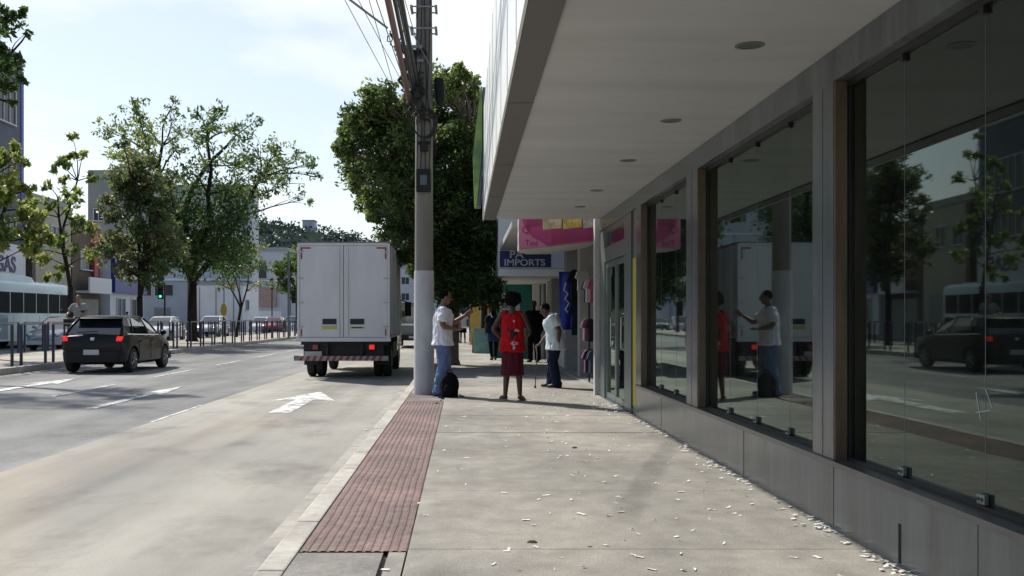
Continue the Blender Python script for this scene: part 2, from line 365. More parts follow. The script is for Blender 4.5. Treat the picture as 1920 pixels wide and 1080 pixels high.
for a, b in zip(yb[0::2], yb[1::2]):                                   # piers
    ys_ = a; g.box(XW, XW + .30, a + (0 if a > -11 else 0), b, SILL - .03, HEAD)
g.box(XW, XW + .30, -12, 16.4, HEAD, 8)
# fine joints in cladding
sp(g, 'granite_wall', 'granite')
for yj, z0, z1 in [(5.98, .02, SILL), (4.3, .02, SILL), (7.9, 0.02, SILL), (6.16, SILL, HEAD), (9.7, SILL, HEAD), (11.2, 0.02, SILL), (3.1, .02, SILL)]:
    sp(MB().box(XW - .0025, XW + .002, yj - .003, yj + .003, z0, z1), 'cladding_joint', 'granite_dark')
sp(MB().box(XW - .005, XW + .002, 5.06, 5.078, .02, .22), 'crack', 'rubber')
sp(MB().box(XW - .02, XW + .36, -12, 12.82, SILL - .03, SILL), 'sill', 'granite_dark')
# dark interior
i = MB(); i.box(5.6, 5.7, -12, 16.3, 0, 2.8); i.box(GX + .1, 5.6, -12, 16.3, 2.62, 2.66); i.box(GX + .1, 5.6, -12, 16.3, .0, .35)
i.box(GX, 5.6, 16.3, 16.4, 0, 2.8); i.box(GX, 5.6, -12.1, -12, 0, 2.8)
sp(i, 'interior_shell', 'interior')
sp(MB().box(XW + .3, 5.7, -12, 16.4, 2.9, 8), 'upper_floor', 'white_paint')
GX2 = XW + .095
for n_, (a, b) in enumerate(openings):
    t = MB(); t.box(GX2 - .02, GX2 + .03, a + .003, b - .003, HEAD - .035, HEAD - .002); t.box(GX2 - .02, GX2 + .03, a + .003, b - .003, SILL + .001, SILL + .022)
    t.box(GX2 - .012, GX2 + .02, a + .003, a + .02, SILL + .022, HEAD - .035); t.box(GX2 - .012, GX2 + .02, b - .02, b - .003, SILL + .022, HEAD - .035)
    wf = sp(t, 'window', 'dark_metal')
    for y0, y1 in ((b - .05, b - .0205), (a + .0205, a + .05)): pass
    for y0, y1 in ((b - .022, b + .0), (a - .0, a + .022)):
        sub(MB().box(XW + .004, GX2 - .022, y0 + .001, y1 - .001, SILL + .001, HEAD - .002), 'jamb', 'jamb_stone', wf)
    if a == 2.1: cuts = [b - .02, 5.23, 4.42, 3.61, 2.8, a + .02]
    elif a == 6.33: cuts = [b - .02, 8.66, 7.86, 7.07, a + .02]
    else:
        y = b - .02; cuts = [y]
        while y - .81 > a + .2: y -= .81; cuts.append(y)
        cuts.append(a + .02)
    for q in range(len(cuts) - 1):
        sub(MB().box(GX2, GX2 + .01, cuts[q + 1] + .002, cuts[q] - .002, SILL + .022, HEAD - .035), 'pane', 'shop_glass', wf)
        if q:
            e = MB(); e.box(GX2 - .001, GX2 + .012, cuts[q] - .0018, cuts[q] + .0018, SILL + .023, HEAD - .036); sub(e, 'glass_joint', 'rail_grey', wf)
            c = MB(); c.box(GX2 - .024, GX2 - .0015, cuts[q] - .034, cuts[q] + .034, SILL + .026, SILL + .072)
            c = sub(c, 'patch_clamp', 'alu', wf, bevel=.004)
            for dy in (-.015, .015):
                sub(MB().cyl((cuts[q] + dy, SILL + .049), .008, 'x', GX2 - .028, GX2 - .0235, 10), 'clamp_screw', 'dark_metal', wf)
            sub(MB().box(GX2 - .02, GX2 - .0015, cuts[q] - .02, cuts[q] + .02, HEAD - .07, HEAD - .036), 'patch_clamp', 'dark_metal', wf)
# door bay
db = MB(); D0, D1 = 12.83, 16.38
for a, b in ((D0, D0 + .32), (13.36, 13.92), (15.9, D1)): db.box(XW + .02, XW + .14, a, b, 0, HEAD - .002)
db.box(XW + .02, XW + .14, 13.92, 15.9, 2.12, 2.34); db.box(XW + .04, XW + .12, 13.92, 15.9, HEAD - .07, HEAD - .002)
dr = sp(db, 'door_frame', 'alu')
sub(MB().box(XW + .07, XW + .08, 13.92, 15.9, 2.34, HEAD - .07), 'transom_pane', 'shop_glass', dr)
sub(MB().box(XW + .07, XW + .08, D0 + .32, 13.36, .06, HEAD - .03), 'side_pane', 'shop_glass', dr)
sub(MB().box(XW + .04, XW + .12, D0 + .32, 13.36, .0, .06), 'side_rail', 'alu', dr)
for a, b in ((13.94, 14.90), (14.92, 15.88)):
    d = MB(); d.box(XW + .05, XW + .10, a, a + .06, .01, 2.11); d.box(XW + .05, XW + .10, b - .06, b, .01, 2.11); d.box(XW + .05, XW + .10, a + .06, b - .06, .01, .09); d.box(XW + .05, XW + .10, a + .06, b - .06, 2.03, 2.11)
    dl = sp(d, 'glass_door', 'alu'); sub(MB().box(XW + .072, XW + .08, a + .06, b - .06, .09, 2.03), 'pane', 'shop_glass', dl)
    sub(MB().tube([(XW + .05, a + .12, .8), (XW + .0, a + .12, .83), (XW + .0, a + .12, 1.25), (XW + .05, a + .12, 1.28)], .012), 'handle', 'steel', dl)
sp(MB().box(XW + .008, XW + .019, D0 + .06, D0 + .30, .12, 2.02), 'yellow_strip', 'yellow_tape')
mat('wall_grey_paint', (.42, .42, .42), .6, var=.15, vscale=3)
# pale pilaster at the end
sp(MB().box(XW - .06, XW + .02, 16.42, 16.60, 0, 3.0), 'end_pilaster', 'wall_grey_paint')
sp(MB().box(XW - .01, XW + .2, 12.83, 16.41, -.1, .006), 'door_step', 'granite')
# canopy
cn = MB(); CY0, CY1 = -12, 16.25
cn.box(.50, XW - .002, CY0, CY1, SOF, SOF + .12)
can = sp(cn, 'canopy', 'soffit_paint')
f = MB(); f.prism([(.32, SOF - .015), (.505, SOF - .015), (.505, SOF + .2), (.32, SOF + .2)], 'y', CY0, CY1 + .03); sub(f, 'fascia_underside', 'fascia_metal', can)
fj = MB()
for yy in (1.4, 4.4, 7.4, 10.4, 13.1): fj.box(.318, .507, yy - .004, yy + .004, SOF - .017, SOF - .012)
sub(fj, 'panel_joint', 'dark_metal', can)
f = MB(); f.box(.30, .316, CY0, CY1 + .03, SOF - .02, 4.45); f.box(.33, 2.17, CY1, CY1 + .03, SOF + .13, 4.45); f.box(.316, 2.17, CY0, CY1, 4.40, 4.44)
sub(f, 'fascia_cladding', 'fascia_white', can)
fj = MB()
for yy in np.arange(-11, 16, 1.2): fj.box(.297, .301, yy - .004, yy + .004, SOF - .02, 4.45)
sub(fj, 'cladding_seam', 'alu', can)
for q, yy in enumerate((-3.4, -1.2, 1.3, 3.55, 5.89, 8.14, 10.2, 12.6, 14.45)):
    xd = {5.89: 1.66, 8.14: 1.663, 10.2: 1.65}.get(yy, 1.65)
    pts = [(.085 * math.cos(t), .085 * math.sin(t)) for t in np.linspace(0, 2 * math.pi, 25)[:-1]]
    inn = [(.062 * math.cos(t), .062 * math.sin(t)) for t in np.linspace(0, 2 * math.pi, 25)[:-1]]
    d = MB(); z = SOF - .004
    rg = [[Vector((xd + x, yy + y_, zz)) for x, y_ in P_] for P_, zz in ((pts, SOF + .002), (pts, z), (inn, z - .001), (inn, SOF + .05))]
    d.loft(rg, cap=False); dl = sub(d, 'downlight', 'alu', can)
    b = MB(); b.cyl((xd, yy), .06, 'z', SOF - .0035, SOF - .0008, 20); sub(b, 'lamp', 'granite_dark', dl)
# projecting box sign at the canopy end
sg = empty('projecting_sign', (.2, 16, 3), 0, 'tilted green and yellow box sign fixed to the canopy edge', 'sign')
mat('sign_green', (.22, .30, .06), .4, var=.7, vscale=1.6, var2=(.04, .13, .05)); mat('sign_slate', (.13, .17, .24), .4, var=.15)
def lean(zb, zt, x0b, x1b, x0t, x1t, y0, y1):
    return [(x0b, y0, zb), (x1b, y0, zb), (x1b, y1, zb), (x0b, y1, zb), (x0t, y0, zt), (x1t, y0, zt), (x1t, y1, zt), (x0t, y1, zt)]
BF = [(3, 2, 1, 0), (4, 5, 6, 7), (0, 1, 5, 4), (1, 2, 6, 5), (2, 3, 7, 6), (3, 0, 4, 7)]
def signpart(x0b, x1b, xm0, xm1, x0t, x1t, name, m, y0=15.7, y1=16.2):
    s = MB(); Y = 15.7
    zb, zm, zt = zat(385, Y), zat(285, Y), zat(162, Y)
    rings = [[Vector((a, y0, z)), Vector((b, y0, z)), Vector((b, y1, z)), Vector((a, y1, z))] for a, b, z in ((x0b, x1b, zb), (xm0, xm1, zm), (x0t, x1t, zt))]
    s.loft(rings); s.v = [(x - .2, y - 16, z - 3) for x, y, z in s.v]; return s.build(name, m, sg, fixn=True)
X_ = lambda px: xat(px, 15.7)
signpart(X_(890), X_(894), X_(887), X_(904), X_(901), X_(904), 'face_panel', 'sign_green')
signpart(X_(895), X_(899), X_(905), X_(909), X_(905), X_(911), 'side_frame', 'sign_slate', 15.75, 16.2)
signpart(X_(900), X_(902), X_(910), X_(914), X_(912), X_(917), 'back_frame', 'rail_grey', 15.8, 16.2)

# ================= UTILITY POLE
PX, PY = -.655, 16.6
pole = empty('utility_pole', (PX, PY, 0), 0, 'tall concrete utility pole with whitewashed lower part at the kerb', 'pole')
MB().tube([(0, 0, 2.0), (0, 0, 6), (0, 0, 10)], [.152, .135, .11], 20).build('shaft', 'pole_concrete', pole, smooth=True, autos=40)
MB().tube([(0, 0, -.02), (0, 0, .3), (0, 0, 1.5), (0, 0, 2.02)], [.172, .168, .163, .160], 24).build('whitewashed_base', 'pole_white', pole, smooth=True, autos=40)
b = MB(); b.box(-.13, .13, -.16, -.10, 0, .33); 
mb_ = MB().box(-.12, .12, -.21, -.135, 3.29, 3.66).build('meter_box', 'black_plastic', pole, bevel=.01)
MB().box(-.055, .055, -.216, -.211, 3.40, 3.56).build('meter_window', 'pane_blue', mb_)
for z in (6.30, 5.95):
    s = MB(); s.tube([(-.22, -.17, z), (.22, -.17, z)], .013, 8)
    s.tube([(-.22, .17, z), (.22, .17, z)], .013, 8)
    for x in (-.2, .2):
        s.box(x - .02, x + .02, -.2, .2, z - .02, z + .02)
    s.build('pole_clamp', 'cable_grey', pole)
c = MB(); n = 26
for q in range(4):
    rr = .16 + q * .012; c.tube([(rr * math.cos(t) + .01 * q, -.17 - .012 * q, 4.40 + (.22 + .01 * q) * math.sin(t)) for t in np.linspace(0, 2 * math.pi, n)], .010, 6)
c.build('cable_coil', 'cable_black', pole)
c = MB(); c.box(-.10, .10, -.17, -.13, 4.06, 4.12); c.box(-.06, .08, -.25, -.14, 3.95, 4.06); c.build('coil_bracket', 'black_plastic', pole, bevel=.01)
c = MB()
for x, s0 in ((-.05, .02), (.03, -.02), (.09, .03), (-.11, .01)):
    c.tube([(x, -.15, 3.66), (x + s0, -.16, 4.3), (x - s0, -.16, 4.9), (x, -.15, 5.6), (x + s0, -.15, 6.6)], .009, 6)
c.build('riser_cable', 'cable_black', pole)
# splice closure on the right
c = MB(); c.box(.15, .22, -.06, .0, 5.0, 5.07); c.build('bracket', 'dark_metal', pole)
c = MB(); c.tube([(.27, -.03, 4.72), (.265, -.03, 4.82), (.25, -.03, 5.12), (.25, -.03, 5.16)], [.05, .085, .085, .07], 12); c.build('splice_closure', 'black_plastic', pole)
MB().tube([(.27, -.03, 4.72), (.26, -.05, 4.6), (.2, -.1, 4.5), (.1, -.16, 4.5)], .014, 6).build('drop_cable', 'cable_black', pole)
# tangled hardware on the left face
c = MB(); rnd = random.Random(3)
for q in range(75):
    z = 4.5 + rnd.random() * 1.3; t = (z - 4.5) / 1.3; x = -.03 - .34 * t * t - .1 * t + rnd.uniform(-.12, .10); y = -.2 + rnd.uniform(-.06, .06)
    pts = [(x, y, z)]
    for _ in range(5):
        x += rnd.uniform(-.06, .06); z += rnd.uniform(-.09, .10); y += rnd.uniform(-.03, .03); pts.append((x, y, z))
    c.tube(pts, rnd.choice((.010, .016, .024)), 5)
for q in range(5):
    z = 4.6 + q * .2; c.tube([(-.08 - .02 * q, -.22, z), (-.08 - .035 * q, -.22, z + .17)], [.055, .065], 8)
c.build('cable_tangle', 'cable_black', pole)
c = MB(); c.box(-.42, -.02, -.19, -.15, 5.62, 5.67); c.box(-.30, 0, -.19, -.15, 5.40, 5.44); c.build('cross_bracket', 'cable_grey', pole)
c = MB(); 
for q in range(12):
    x = -.42 + .04 * q; c.tube([(x, -.2, 5.60 + rnd.uniform(-.02, .03)), (x + rnd.uniform(-.03, .03), -.22, 5.52 - rnd.uniform(0, .08))], .017, 5)
c.build('connector_row', 'black_plastic', pole)
def cable(pts, r, m, label):
    P_ = []; 
    a = Vector(pts[0]); b = Vector(pts[-1]); sag = pts[1] if len(pts) == 3 else 0
    for t in np.linspace(0, 1, 18): q = a.lerp(b, t); q.z -= sag * 4 * t * (1 - t); P_.append(q)
    o = MB().tube([v - a for v in P_], r, 6).build('utility_cable', m, smooth=True); o.location = a
    return tag(o, label, 'cable', 'utility cables strung from the pole')
def far_end(x, y, z): return (x, y, z)
# (start on pole: px,py)  (exit pixel: px,py at depth Ye)
cabs = [((768, 190), (715, -60), 11.5, .042, 'cable_brown', 'thick reddish brown cable bundle leaving the pole to the upper left'),
        ((775, 170), (728, -60), 11.7, .027, 'cable_black', 'thick black cable just right of the reddish brown bundle'),
        ((782, 160), (742, -60), 11.9, .032, 'cable_black', 'black twisted cable bundle nearest the pole at the top of the photo'),
        ((726, 52), (640, -15), 14.5, .018, 'cable_grey', 'thick grey stay wire slanting up left from the bracket'),
        ((742, 178), (648, 0), 12.5, .005, 'cable_black', 'thinnest wire, leftmost of those reaching the tree top'),
        ((752, 150), (668, -10), 12.5, .005, 'cable_black', 'thin dark wire crossing another one left of the pole'),
        ((745, 185), (690, -10), 13, .005, 'cable_black', 'thin wire dropping steeply into the tree top left of the pole'),
        ((812, 134), (736, -10), 15, .007, 'cable_grey', 'grey service wire crossing in front of the pole'),
        ((778, 150), (735, -60), 12.2, .02, 'cable_black', 'black cable squeezed between the two thick black bundles'),
        ((785, 90), (754, -20), 15, .006, 'cable_black', 'short black wire meeting the pole left edge near the top'),
        ((762, 165), (703, -10), 13, .007, 'cable_brown', 'thin brown wire alongside the reddish brown bundle')]
for (a, b, Ye, r, m, lab) in cabs:
    Y0 = PY - .22
    A = Vector((xat(a[0], Y0), Y0, zat(a[1], Y0))); Bv = Vector((xat(b[0], Ye), Ye, zat(b[1], Ye)))
    d = Bv - A; E_ = A + d * 3.2; cable([A, .02, E_], r, m, lab)
# cables carried on beyond the pole to the next one
for q in range(4):
    cable([(PX - .15 + .06 * q, PY + .1, 5.1 + .12 * q), .5, (-.9, 62, 5.9 + .2 * q)], .02, 'cable_black', 'black cable running on from the pole through the dense tree')
# ================= TREES
def leaves_mesh(name, m, parent, clumps, leaf, seed=1, droop=.3, base_t=.45):
    rs = np.random.RandomState(seed); C_ = []; T = []
    for (c, r, n, tn) in clumps:
        d = rs.normal(size=(n, 3)); d /= np.linalg.norm(d, axis=1)[:, None]
        rad = rs.rand(n) ** .45
        # sub-clumping: pull to random sub-centres
        sc = rs.normal(size=(max(8, n // 14), 3)); sc /= np.linalg.norm(sc, axis=1)[:, None]; sc *= (rs.rand(len(sc)) ** .5)[:, None] * 1.15
        idx = rs.randint(len(sc), size=n)
        loc = sc[idx] + d * rad[:, None] * .40
        P_ = loc * np.array(r) + np.array(c)
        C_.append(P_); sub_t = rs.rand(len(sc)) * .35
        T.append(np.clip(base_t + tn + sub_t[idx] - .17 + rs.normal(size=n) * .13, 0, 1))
    C_ = np.concatenate(C_); T = np.concatenate(T); n = len(C_)
    a = rs.normal(size=(n, 3)); a[:, 2] -= droop; a /= np.linalg.norm(a, axis=1)[:, None]
    b = np.cross(a, rs.normal(size=(n, 3))); b /= np.linalg.norm(b, axis=1)[:, None]
    s = leaf * (.7 + .6 * rs.rand(n))[:, None]
    nrm = np.cross(a, b)
    V = np.stack([C_ - a * s, C_ + b * s * .42 + nrm * s * .1, C_ + a * s, C_ - b * s * .42 + nrm * s * .1], 1).reshape(-1, 3)
    me = bpy.data.meshes.new(name); me.vertices.add(4 * n); me.vertices.foreach_set('co', V.ravel())
    me.loops.add(4 * n); me.loops.foreach_set('vertex_index', np.arange(4 * n)); me.polygons.add(n)
    me.polygons.foreach_set('loop_start', np.arange(n) * 4); me.polygons.foreach_set('loop_total', np.full(n, 4))
    me.materials.append(M[m]); at = me.attributes.new('tint', 'FLOAT', 'FACE'); at.data.foreach_set('value', T.astype(np.float32)); me.update(); me.validate()
    o = bpy.data.objects.new(name, me); scn.collection.objects.link(o); o.parent = parent; return o
def limb(mb, a, b, r0, r1, rnd, n=6, bend=.12):
    a = Vector(a); b = Vector(b); L_ = (b - a).length; pts = []
    o1 = Vector((rnd.uniform(-1, 1), rnd.uniform(-1, 1), rnd.uniform(-.2, .8))) * L_ * bend
    for t in np.linspace(0, 1, 6):
        pts.append(a.lerp(b, t) + o1 * math.sin(math.pi * t) + Vector([rnd.uniform(-1, 1) * L_ * .015 for _ in range(3)]) * (0 < t < 1))
    mb.tube(pts, list(np.linspace(r0, r1, 6)), n); return pts
def tree(name, loc, label, fork, r, clumps, leafm, leaf, seed=1, bark='bark', droop=.3, base_t=.45, forks=3, group=None, twig=3, lean=(0, 0)):
    rnd = random.Random(seed); t = empty(name, loc, 0, label, 'tree', group)
    mb = MB(); n = 12
    top = Vector((lean[0], lean[1], fork))
    mb.tube([(0, 0, -.1), (lean[0] * .1, 0, .15), (lean[0] * .5 + .04 * r, lean[1] * .5, fork * .5), top], [r * 1.5, r * 1.08, r * .95, r * .92], n)
    cz = np.mean([c[0][2] for c in clumps])
    main = []
    for k in range(forks):
        an = 2 * math.pi * k / forks + rnd.uniform(-.3, .3)
        # aim at a clump in that direction
        cand = sorted(clumps, key=lambda c: -(c[0][0] * math.cos(an) + c[0][1] * math.sin(an)) - .3 * c[0][2])
        tgt = Vector(cand[0][0]) * .55 + Vector((0, 0, cz)) * .45
        tgt.z = max(tgt.z, fork + .8)
        main.append(limb(mb, top - Vector((0, 0, .15)), tgt, r * .62, r * .3, rnd, 8))
    for c in clumps:
        P_ = Vector(c[0]); best = min((p for mm in main for p in mm[1:]), key=lambda p: (p - P_).length + (2 if p.z > P_.z else 0))
        pts = limb(mb, best, P_, r * .22, r * .07, rnd, 5)
        for q in range(twig):
            d = Vector([rnd.uniform(-1, 1) for _ in range(3)]).normalized(); e = P_ + Vector((d.x * c[1][0], d.y * c[1][1], abs(d.z) * c[1][2] if rnd.random() < .6 else d.z * c[1][2])) * .9
            limb(mb, pts[rnd.choice((3, 4, 5))], e, r * .07, r * .02, rnd, 4)
    tr = mb.build('trunk', bark, t, smooth=True)
    leaves_mesh('crown', leafm, t, clumps, leaf, seed, droop, base_t); return t
rnd = random.Random(11)
def pix_clumps(px_list, X0, Y0, z0, n, ry=1.5, seed=5):
    """(px, py, rpx, density, tint) -> clumps in tree space at depth Y0 (metres)"""
    r_ = random.Random(seed); s = F / Y0; out = []
    for (px, py, rp, dn, tn) in px_list:
        rr = rp / s; dy = r_.uniform(-ry, ry)
        out.append(((xat(px, Y0) - X0, dy, zat(py, Y0) - z0), (rr, rr * 1.0, rr * .85), int(n * dn), tn + r_.uniform(-.08, .08)))
    return out
# dense dark tree behind the pole
def dense_clumps(w_, h_, zc, k, n, seed, depth=2.2):
    r_ = random.Random(seed); cl = []
    for q in range(k):
        while True:
            x, y, z = [r_.uniform(-1, 1) for _ in range(3)]
            if .35 < x * x + y * y + z * z < 1: break
        rr = r_.uniform(.5, .85)
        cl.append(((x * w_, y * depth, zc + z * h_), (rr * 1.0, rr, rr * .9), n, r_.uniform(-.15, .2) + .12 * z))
    return cl
TY = 27.; TX = -.35
cl = []
r_ = random.Random(21)
# outline of the crown in metres, left lobe and right lobe
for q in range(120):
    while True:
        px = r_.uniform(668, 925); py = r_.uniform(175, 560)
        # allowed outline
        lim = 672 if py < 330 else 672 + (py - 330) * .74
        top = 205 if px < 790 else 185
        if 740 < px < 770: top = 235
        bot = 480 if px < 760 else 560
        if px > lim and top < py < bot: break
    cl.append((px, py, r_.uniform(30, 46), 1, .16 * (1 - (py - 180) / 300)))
for (px, py) in ((700, 185), (690, 165), (668, 235), (660, 285), (668, 330), (862, 172), (885, 165), (690, 390), (720, 440), (665, 260), (762, 480), (780, 505), (735, 195)):
    cl.append((px, py, 20, .35, .2))
for q in range(70):
    px = r_.uniform(650, 915); py = (215 + (px - 770) ** 2 / 380 if px < 770 else 190 + (px - 850) ** 2 / 500) + r_.uniform(-38, 6)
    cl.append((px, py, r_.uniform(9, 15), .22, .3))
for q in range(34): py = r_.uniform(210, 470); cl.append(((655 if py < 330 else 660 + (py - 330) * .72) + r_.uniform(-14, 6), py, r_.uniform(9, 15), .22, .3))
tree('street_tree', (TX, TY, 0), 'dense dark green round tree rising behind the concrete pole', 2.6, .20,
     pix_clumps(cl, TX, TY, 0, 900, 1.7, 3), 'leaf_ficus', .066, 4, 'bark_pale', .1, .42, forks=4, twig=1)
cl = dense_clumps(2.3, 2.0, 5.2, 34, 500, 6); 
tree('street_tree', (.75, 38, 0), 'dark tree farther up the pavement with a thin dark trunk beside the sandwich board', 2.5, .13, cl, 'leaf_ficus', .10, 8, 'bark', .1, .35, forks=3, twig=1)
cl = dense_clumps(2.6, 2.2, 5.6, 30, 400, 9)
tree('street_tree', (-.4, 52, 0), 'most distant dark tree on the right pavement, seen under the dense crown', 2.4, .16, cl, 'leaf_ficus', .13, 10, 'bark', .1, .3, forks=3, twig=1)
# big airy tree on the median
BX, BY = xat(360, 54), 54.
cl = []
for (px, py, rp, dn, tn) in [(370, 480, 36, 1.5, -.25), (345, 460, 36, 1.5, -.2), (320, 490, 26, 1, -.15), (410, 490, 30, 1.3, -.3), (440, 485, 28, 1.2, -.3), (350, 430, 42, 1.9, -.2), (400, 440, 45, 1.7, -.25), (440, 430, 40, 1.6, -.25), (460, 400, 34, 1.2, -.2), (380, 390, 42, 1.4, -.15), (420, 470, 40, 1.3, -.25), (330, 470, 36, 1.0, -.1), (450, 470, 30, .9, -.2), (300, 440, 34, .8, 0), (340, 390, 36, .9, 0), (430, 360, 38, .8, 0),
        (240, 215, 17, .35, .1), (270, 210, 18, .3, .1), (300, 200, 15, .2, .1), (225, 250, 20, .4, .15), (260, 250, 26, .5, .1), (215, 290, 20, .35, .15), (250, 290, 28, .55, .2), (290, 270, 30, .5, .2), (290, 310, 30, .6, .15), (330, 240, 24, .3, .1), (312, 178, 12, .1, .1), (345, 285, 26, .35, 0),
        (330, 330, 30, .6, 0), (375, 330, 28, .5, -.05), (370, 270, 24, .3, 0), (400, 235, 20, .25, 0), (415, 260, 28, .45, .05), (450, 250, 24, .4, .05), (400, 300, 26, .35, 0), (440, 300, 30, .5, 0), (480, 280, 28, .5, .05), (500, 310, 28, .55, .1), (530, 290, 24, .4, .1),
        (555, 310, 22, .35, .1), (575, 300, 14, .2, .1), (520, 340, 24, .35, .1), (550, 350, 22, .3, .1), (570, 375, 14, .15, .1), (590, 330, 12, .12, .1), (480, 330, 26, .45, .05), (470, 360, 28, .5, 0), (505, 370, 14, .15, .1), (400, 350, 30, .6, -.05), (460, 215, 14, .15, 0), (430, 225, 16, .2, 0), (375, 215, 12, .12, 0), (205, 270, 12, .15, .2)]:
    cl.append((px, py, rp, dn, tn))
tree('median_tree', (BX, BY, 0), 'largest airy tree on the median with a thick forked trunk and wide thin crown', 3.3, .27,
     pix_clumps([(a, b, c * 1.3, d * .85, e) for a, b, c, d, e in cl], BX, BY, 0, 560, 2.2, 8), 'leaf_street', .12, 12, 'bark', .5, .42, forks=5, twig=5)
# brownish medium tree in front of it
X2, Y2 = xat(262, 46), 46.
r_ = random.Random(31); cl = []
for q in range(46):
    py = r_.uniform(315, 510); hw = 62 if 380 < py < 490 else 40; cl.append((264 + r_.uniform(-hw, hw), py, r_.uniform(15, 26), .8, r_.uniform(-.1, .15)))
cl += [(225, 460, 22, .8, .2), (205, 440, 16, .5, .3), (310, 500, 18, .7, -.2), (262, 300, 18, .5, .1), (250, 275, 12, .3, .2), (320, 440, 20, .7, 0), (215, 480, 18, .7, .25), (240, 505, 14, .5, .2), (300, 525, 14, .5, -.2)]
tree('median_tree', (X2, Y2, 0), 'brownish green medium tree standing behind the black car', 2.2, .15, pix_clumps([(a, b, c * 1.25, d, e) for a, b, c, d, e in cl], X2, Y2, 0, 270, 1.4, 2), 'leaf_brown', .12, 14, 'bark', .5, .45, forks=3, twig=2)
# slender tree
X3, Y3 = xat(132, 37), 37.
cl = [(132, 255, 10, .3, .2), (120, 290, 13, .4, .1), (148, 285, 12, .35, .2), (133, 320, 18, .6, .1), (110, 330, 14, .4, .2), (158, 330, 14, .4, .1), (90, 350, 11, .25, .2), (130, 365, 22, .7, .1), (160, 380, 16, .5, .2), (98, 390, 15, .45, .2), (128, 415, 26, .9, .1), (158, 430, 20, .6, .2), (95, 440, 22, .7, .2), (75, 400, 12, .3, .2), (130, 460, 26, .8, 0), (155, 480, 18, .6, .1), (90, 485, 18, .6, .2), (115, 500, 14, .4, .2), (70, 470, 14, .4, .25), (80, 520, 10, .3, .2), (98, 515, 10, .3, .2)]
tree('median_tree', (X3, Y3, 0), 'slender young tree with sparse big leaves near the bus rear', 2.4, .11, pix_clumps(cl, X3, Y3, 0, 130, .8, 5), 'leaf_street', .13, 15, 'bark', .6, .5, forks=2, twig=2)
# yellow green tree at the left edge
X4, Y4 = xat(-25, 31), 31.
cl = [(20, 270, 16, .5, .3), (40, 300, 16, .4, .3), (5, 310, 26, .8, .2), (30, 345, 24, .7, .3), (60, 360, 14, .3, .3), (0, 370, 30, .9, .2), (35, 390, 26, .8, .3), (65, 410, 18, .5, .3), (10, 430, 30, .9, .2), (45, 440, 26, .8, .3), (75, 450, 14, .4, .3), (-40, 330, 40, 1.2, .1), (-50, 400, 45, 1.3, .1), (-30, 290, 30, .9, .2), (20, 455, 22, .6, .3), (50, 462, 18, .4, .3), (-70, 360, 40, 1, .1)]
tree('median_tree', (X4, Y4, 0), 'yellow green leafy tree cut by the left edge of the photo', 2.4, .14, pix_clumps(cl, X4, Y4, 0, 260, .9, 6), 'leaf_street', .12, 16, 'bark', .5, .5, forks=3, twig=2)
# overhanging branch top left
X5, Y5 = xat(-240, 24), 24.
cl = [(-20, 60, 40, 1.3, 0), (10, 30, 26, .8, 0), (35, 25, 16, .4, .1), (5, 100, 28, .9, 0), (35, 105, 16, .5, 0), (60, 125, 12, .25, 0), (20, 130, 18, .5, 0), (68, 165, 9, .15, .1), (5, 160, 18, .4, 0), (45, 60, 8, .1, .1), (-60, 120, 50, 1.4, 0), (-100, 40, 60, 1.6, 0), (-160, 100, 70, 1.8, 0), (-220, 0, 70, 1.8, 0), (-300, 80, 80, 2, 0), (-360, 0, 80, 2, 0), (-250, -100, 90, 2, 0), (-120, -70, 70, 1.6, 0), (15, 185, 10, .15, 0)]
tree('median_tree', (X5, Y5, 0), 'overhanging dark leafy branch in the top left corner', 3.2, .22, pix_clumps(cl, X5, Y5, 0, 300, 1.0, 7), 'leaf_street', .085, 17, 'bark', .4, .30, forks=4, twig=2)
# small bare-ish tree
X6, Y6 = xat(442, 66), 66.
cl = [(445, 480, 20, .4, .1), (470, 490, 22, .5, .1), (425, 510, 18, .35, .1), (460, 515, 22, .5, .1), (485, 470, 20, .5, .1), (495, 500, 16, .4, .1), (440, 540, 14, .3, .1), (415, 535, 12, .2, 0), (480, 535, 14, .3, .1), (465, 465, 16, .4, .2), (500, 530, 12, .2, .1)]
tree('median_tree', (X6, Y6, 0), 'small thin tree with curved trunk right of the largest median tree', 2.0, .10, pix_clumps(cl, X6, Y6, 0, 300, 1.0, 7), 'leaf_brown', .11, 18, 'bark', .4, .5, forks=3, twig=3, lean=(.35, 0))
cl = dense_clumps(2.6, 1.8, 5.0, 26, 240, 19)
tree('median_tree', (-14.0, 88, 0), 'farthest tree on the median, behind the parked truck box', 2.2, .14, cl, 'leaf_street', .14, 19, 'bark', .4, .4, forks=3, twig=2)

# ================= FENCES
def hoop():
    t = empty('hoop_barrier', (0, 0, 0), 0, None, 'barrier')
    for y in (.03, 1.57): MB().box(-.032, .032, y - .032, y + .032, 0, 1.06).build('post', 'navy_paint', t, bevel=.006)
    MB().box(-.025, .025, -.002, 1.602, 1.062, 1.10).build('rail', 'rail_grey', t)
    return t
h0 = hoop(); used = False
for row, X_r, ya, yb_, lab in ((0, -11.56, 16.2, 72, 'navy hoop barrier in the near row along the road edge of the median'), (1, -15.78, 22.0, 92, 'navy hoop barrier in the far row along the back edge of the median')):
    y = ya; 
    while y < yb_:
        o = h0 if not used else copy_tree(h0); used = True
        o.location = (X_r + random.uniform(-.015, .015), y, .005); o.rotation_euler.z = random.uniform(-.01, .01)
        tag(o, lab, 'barrier', 'hoop barriers, near row' if row == 0 else 'hoop barriers, far row'); y += 2.05

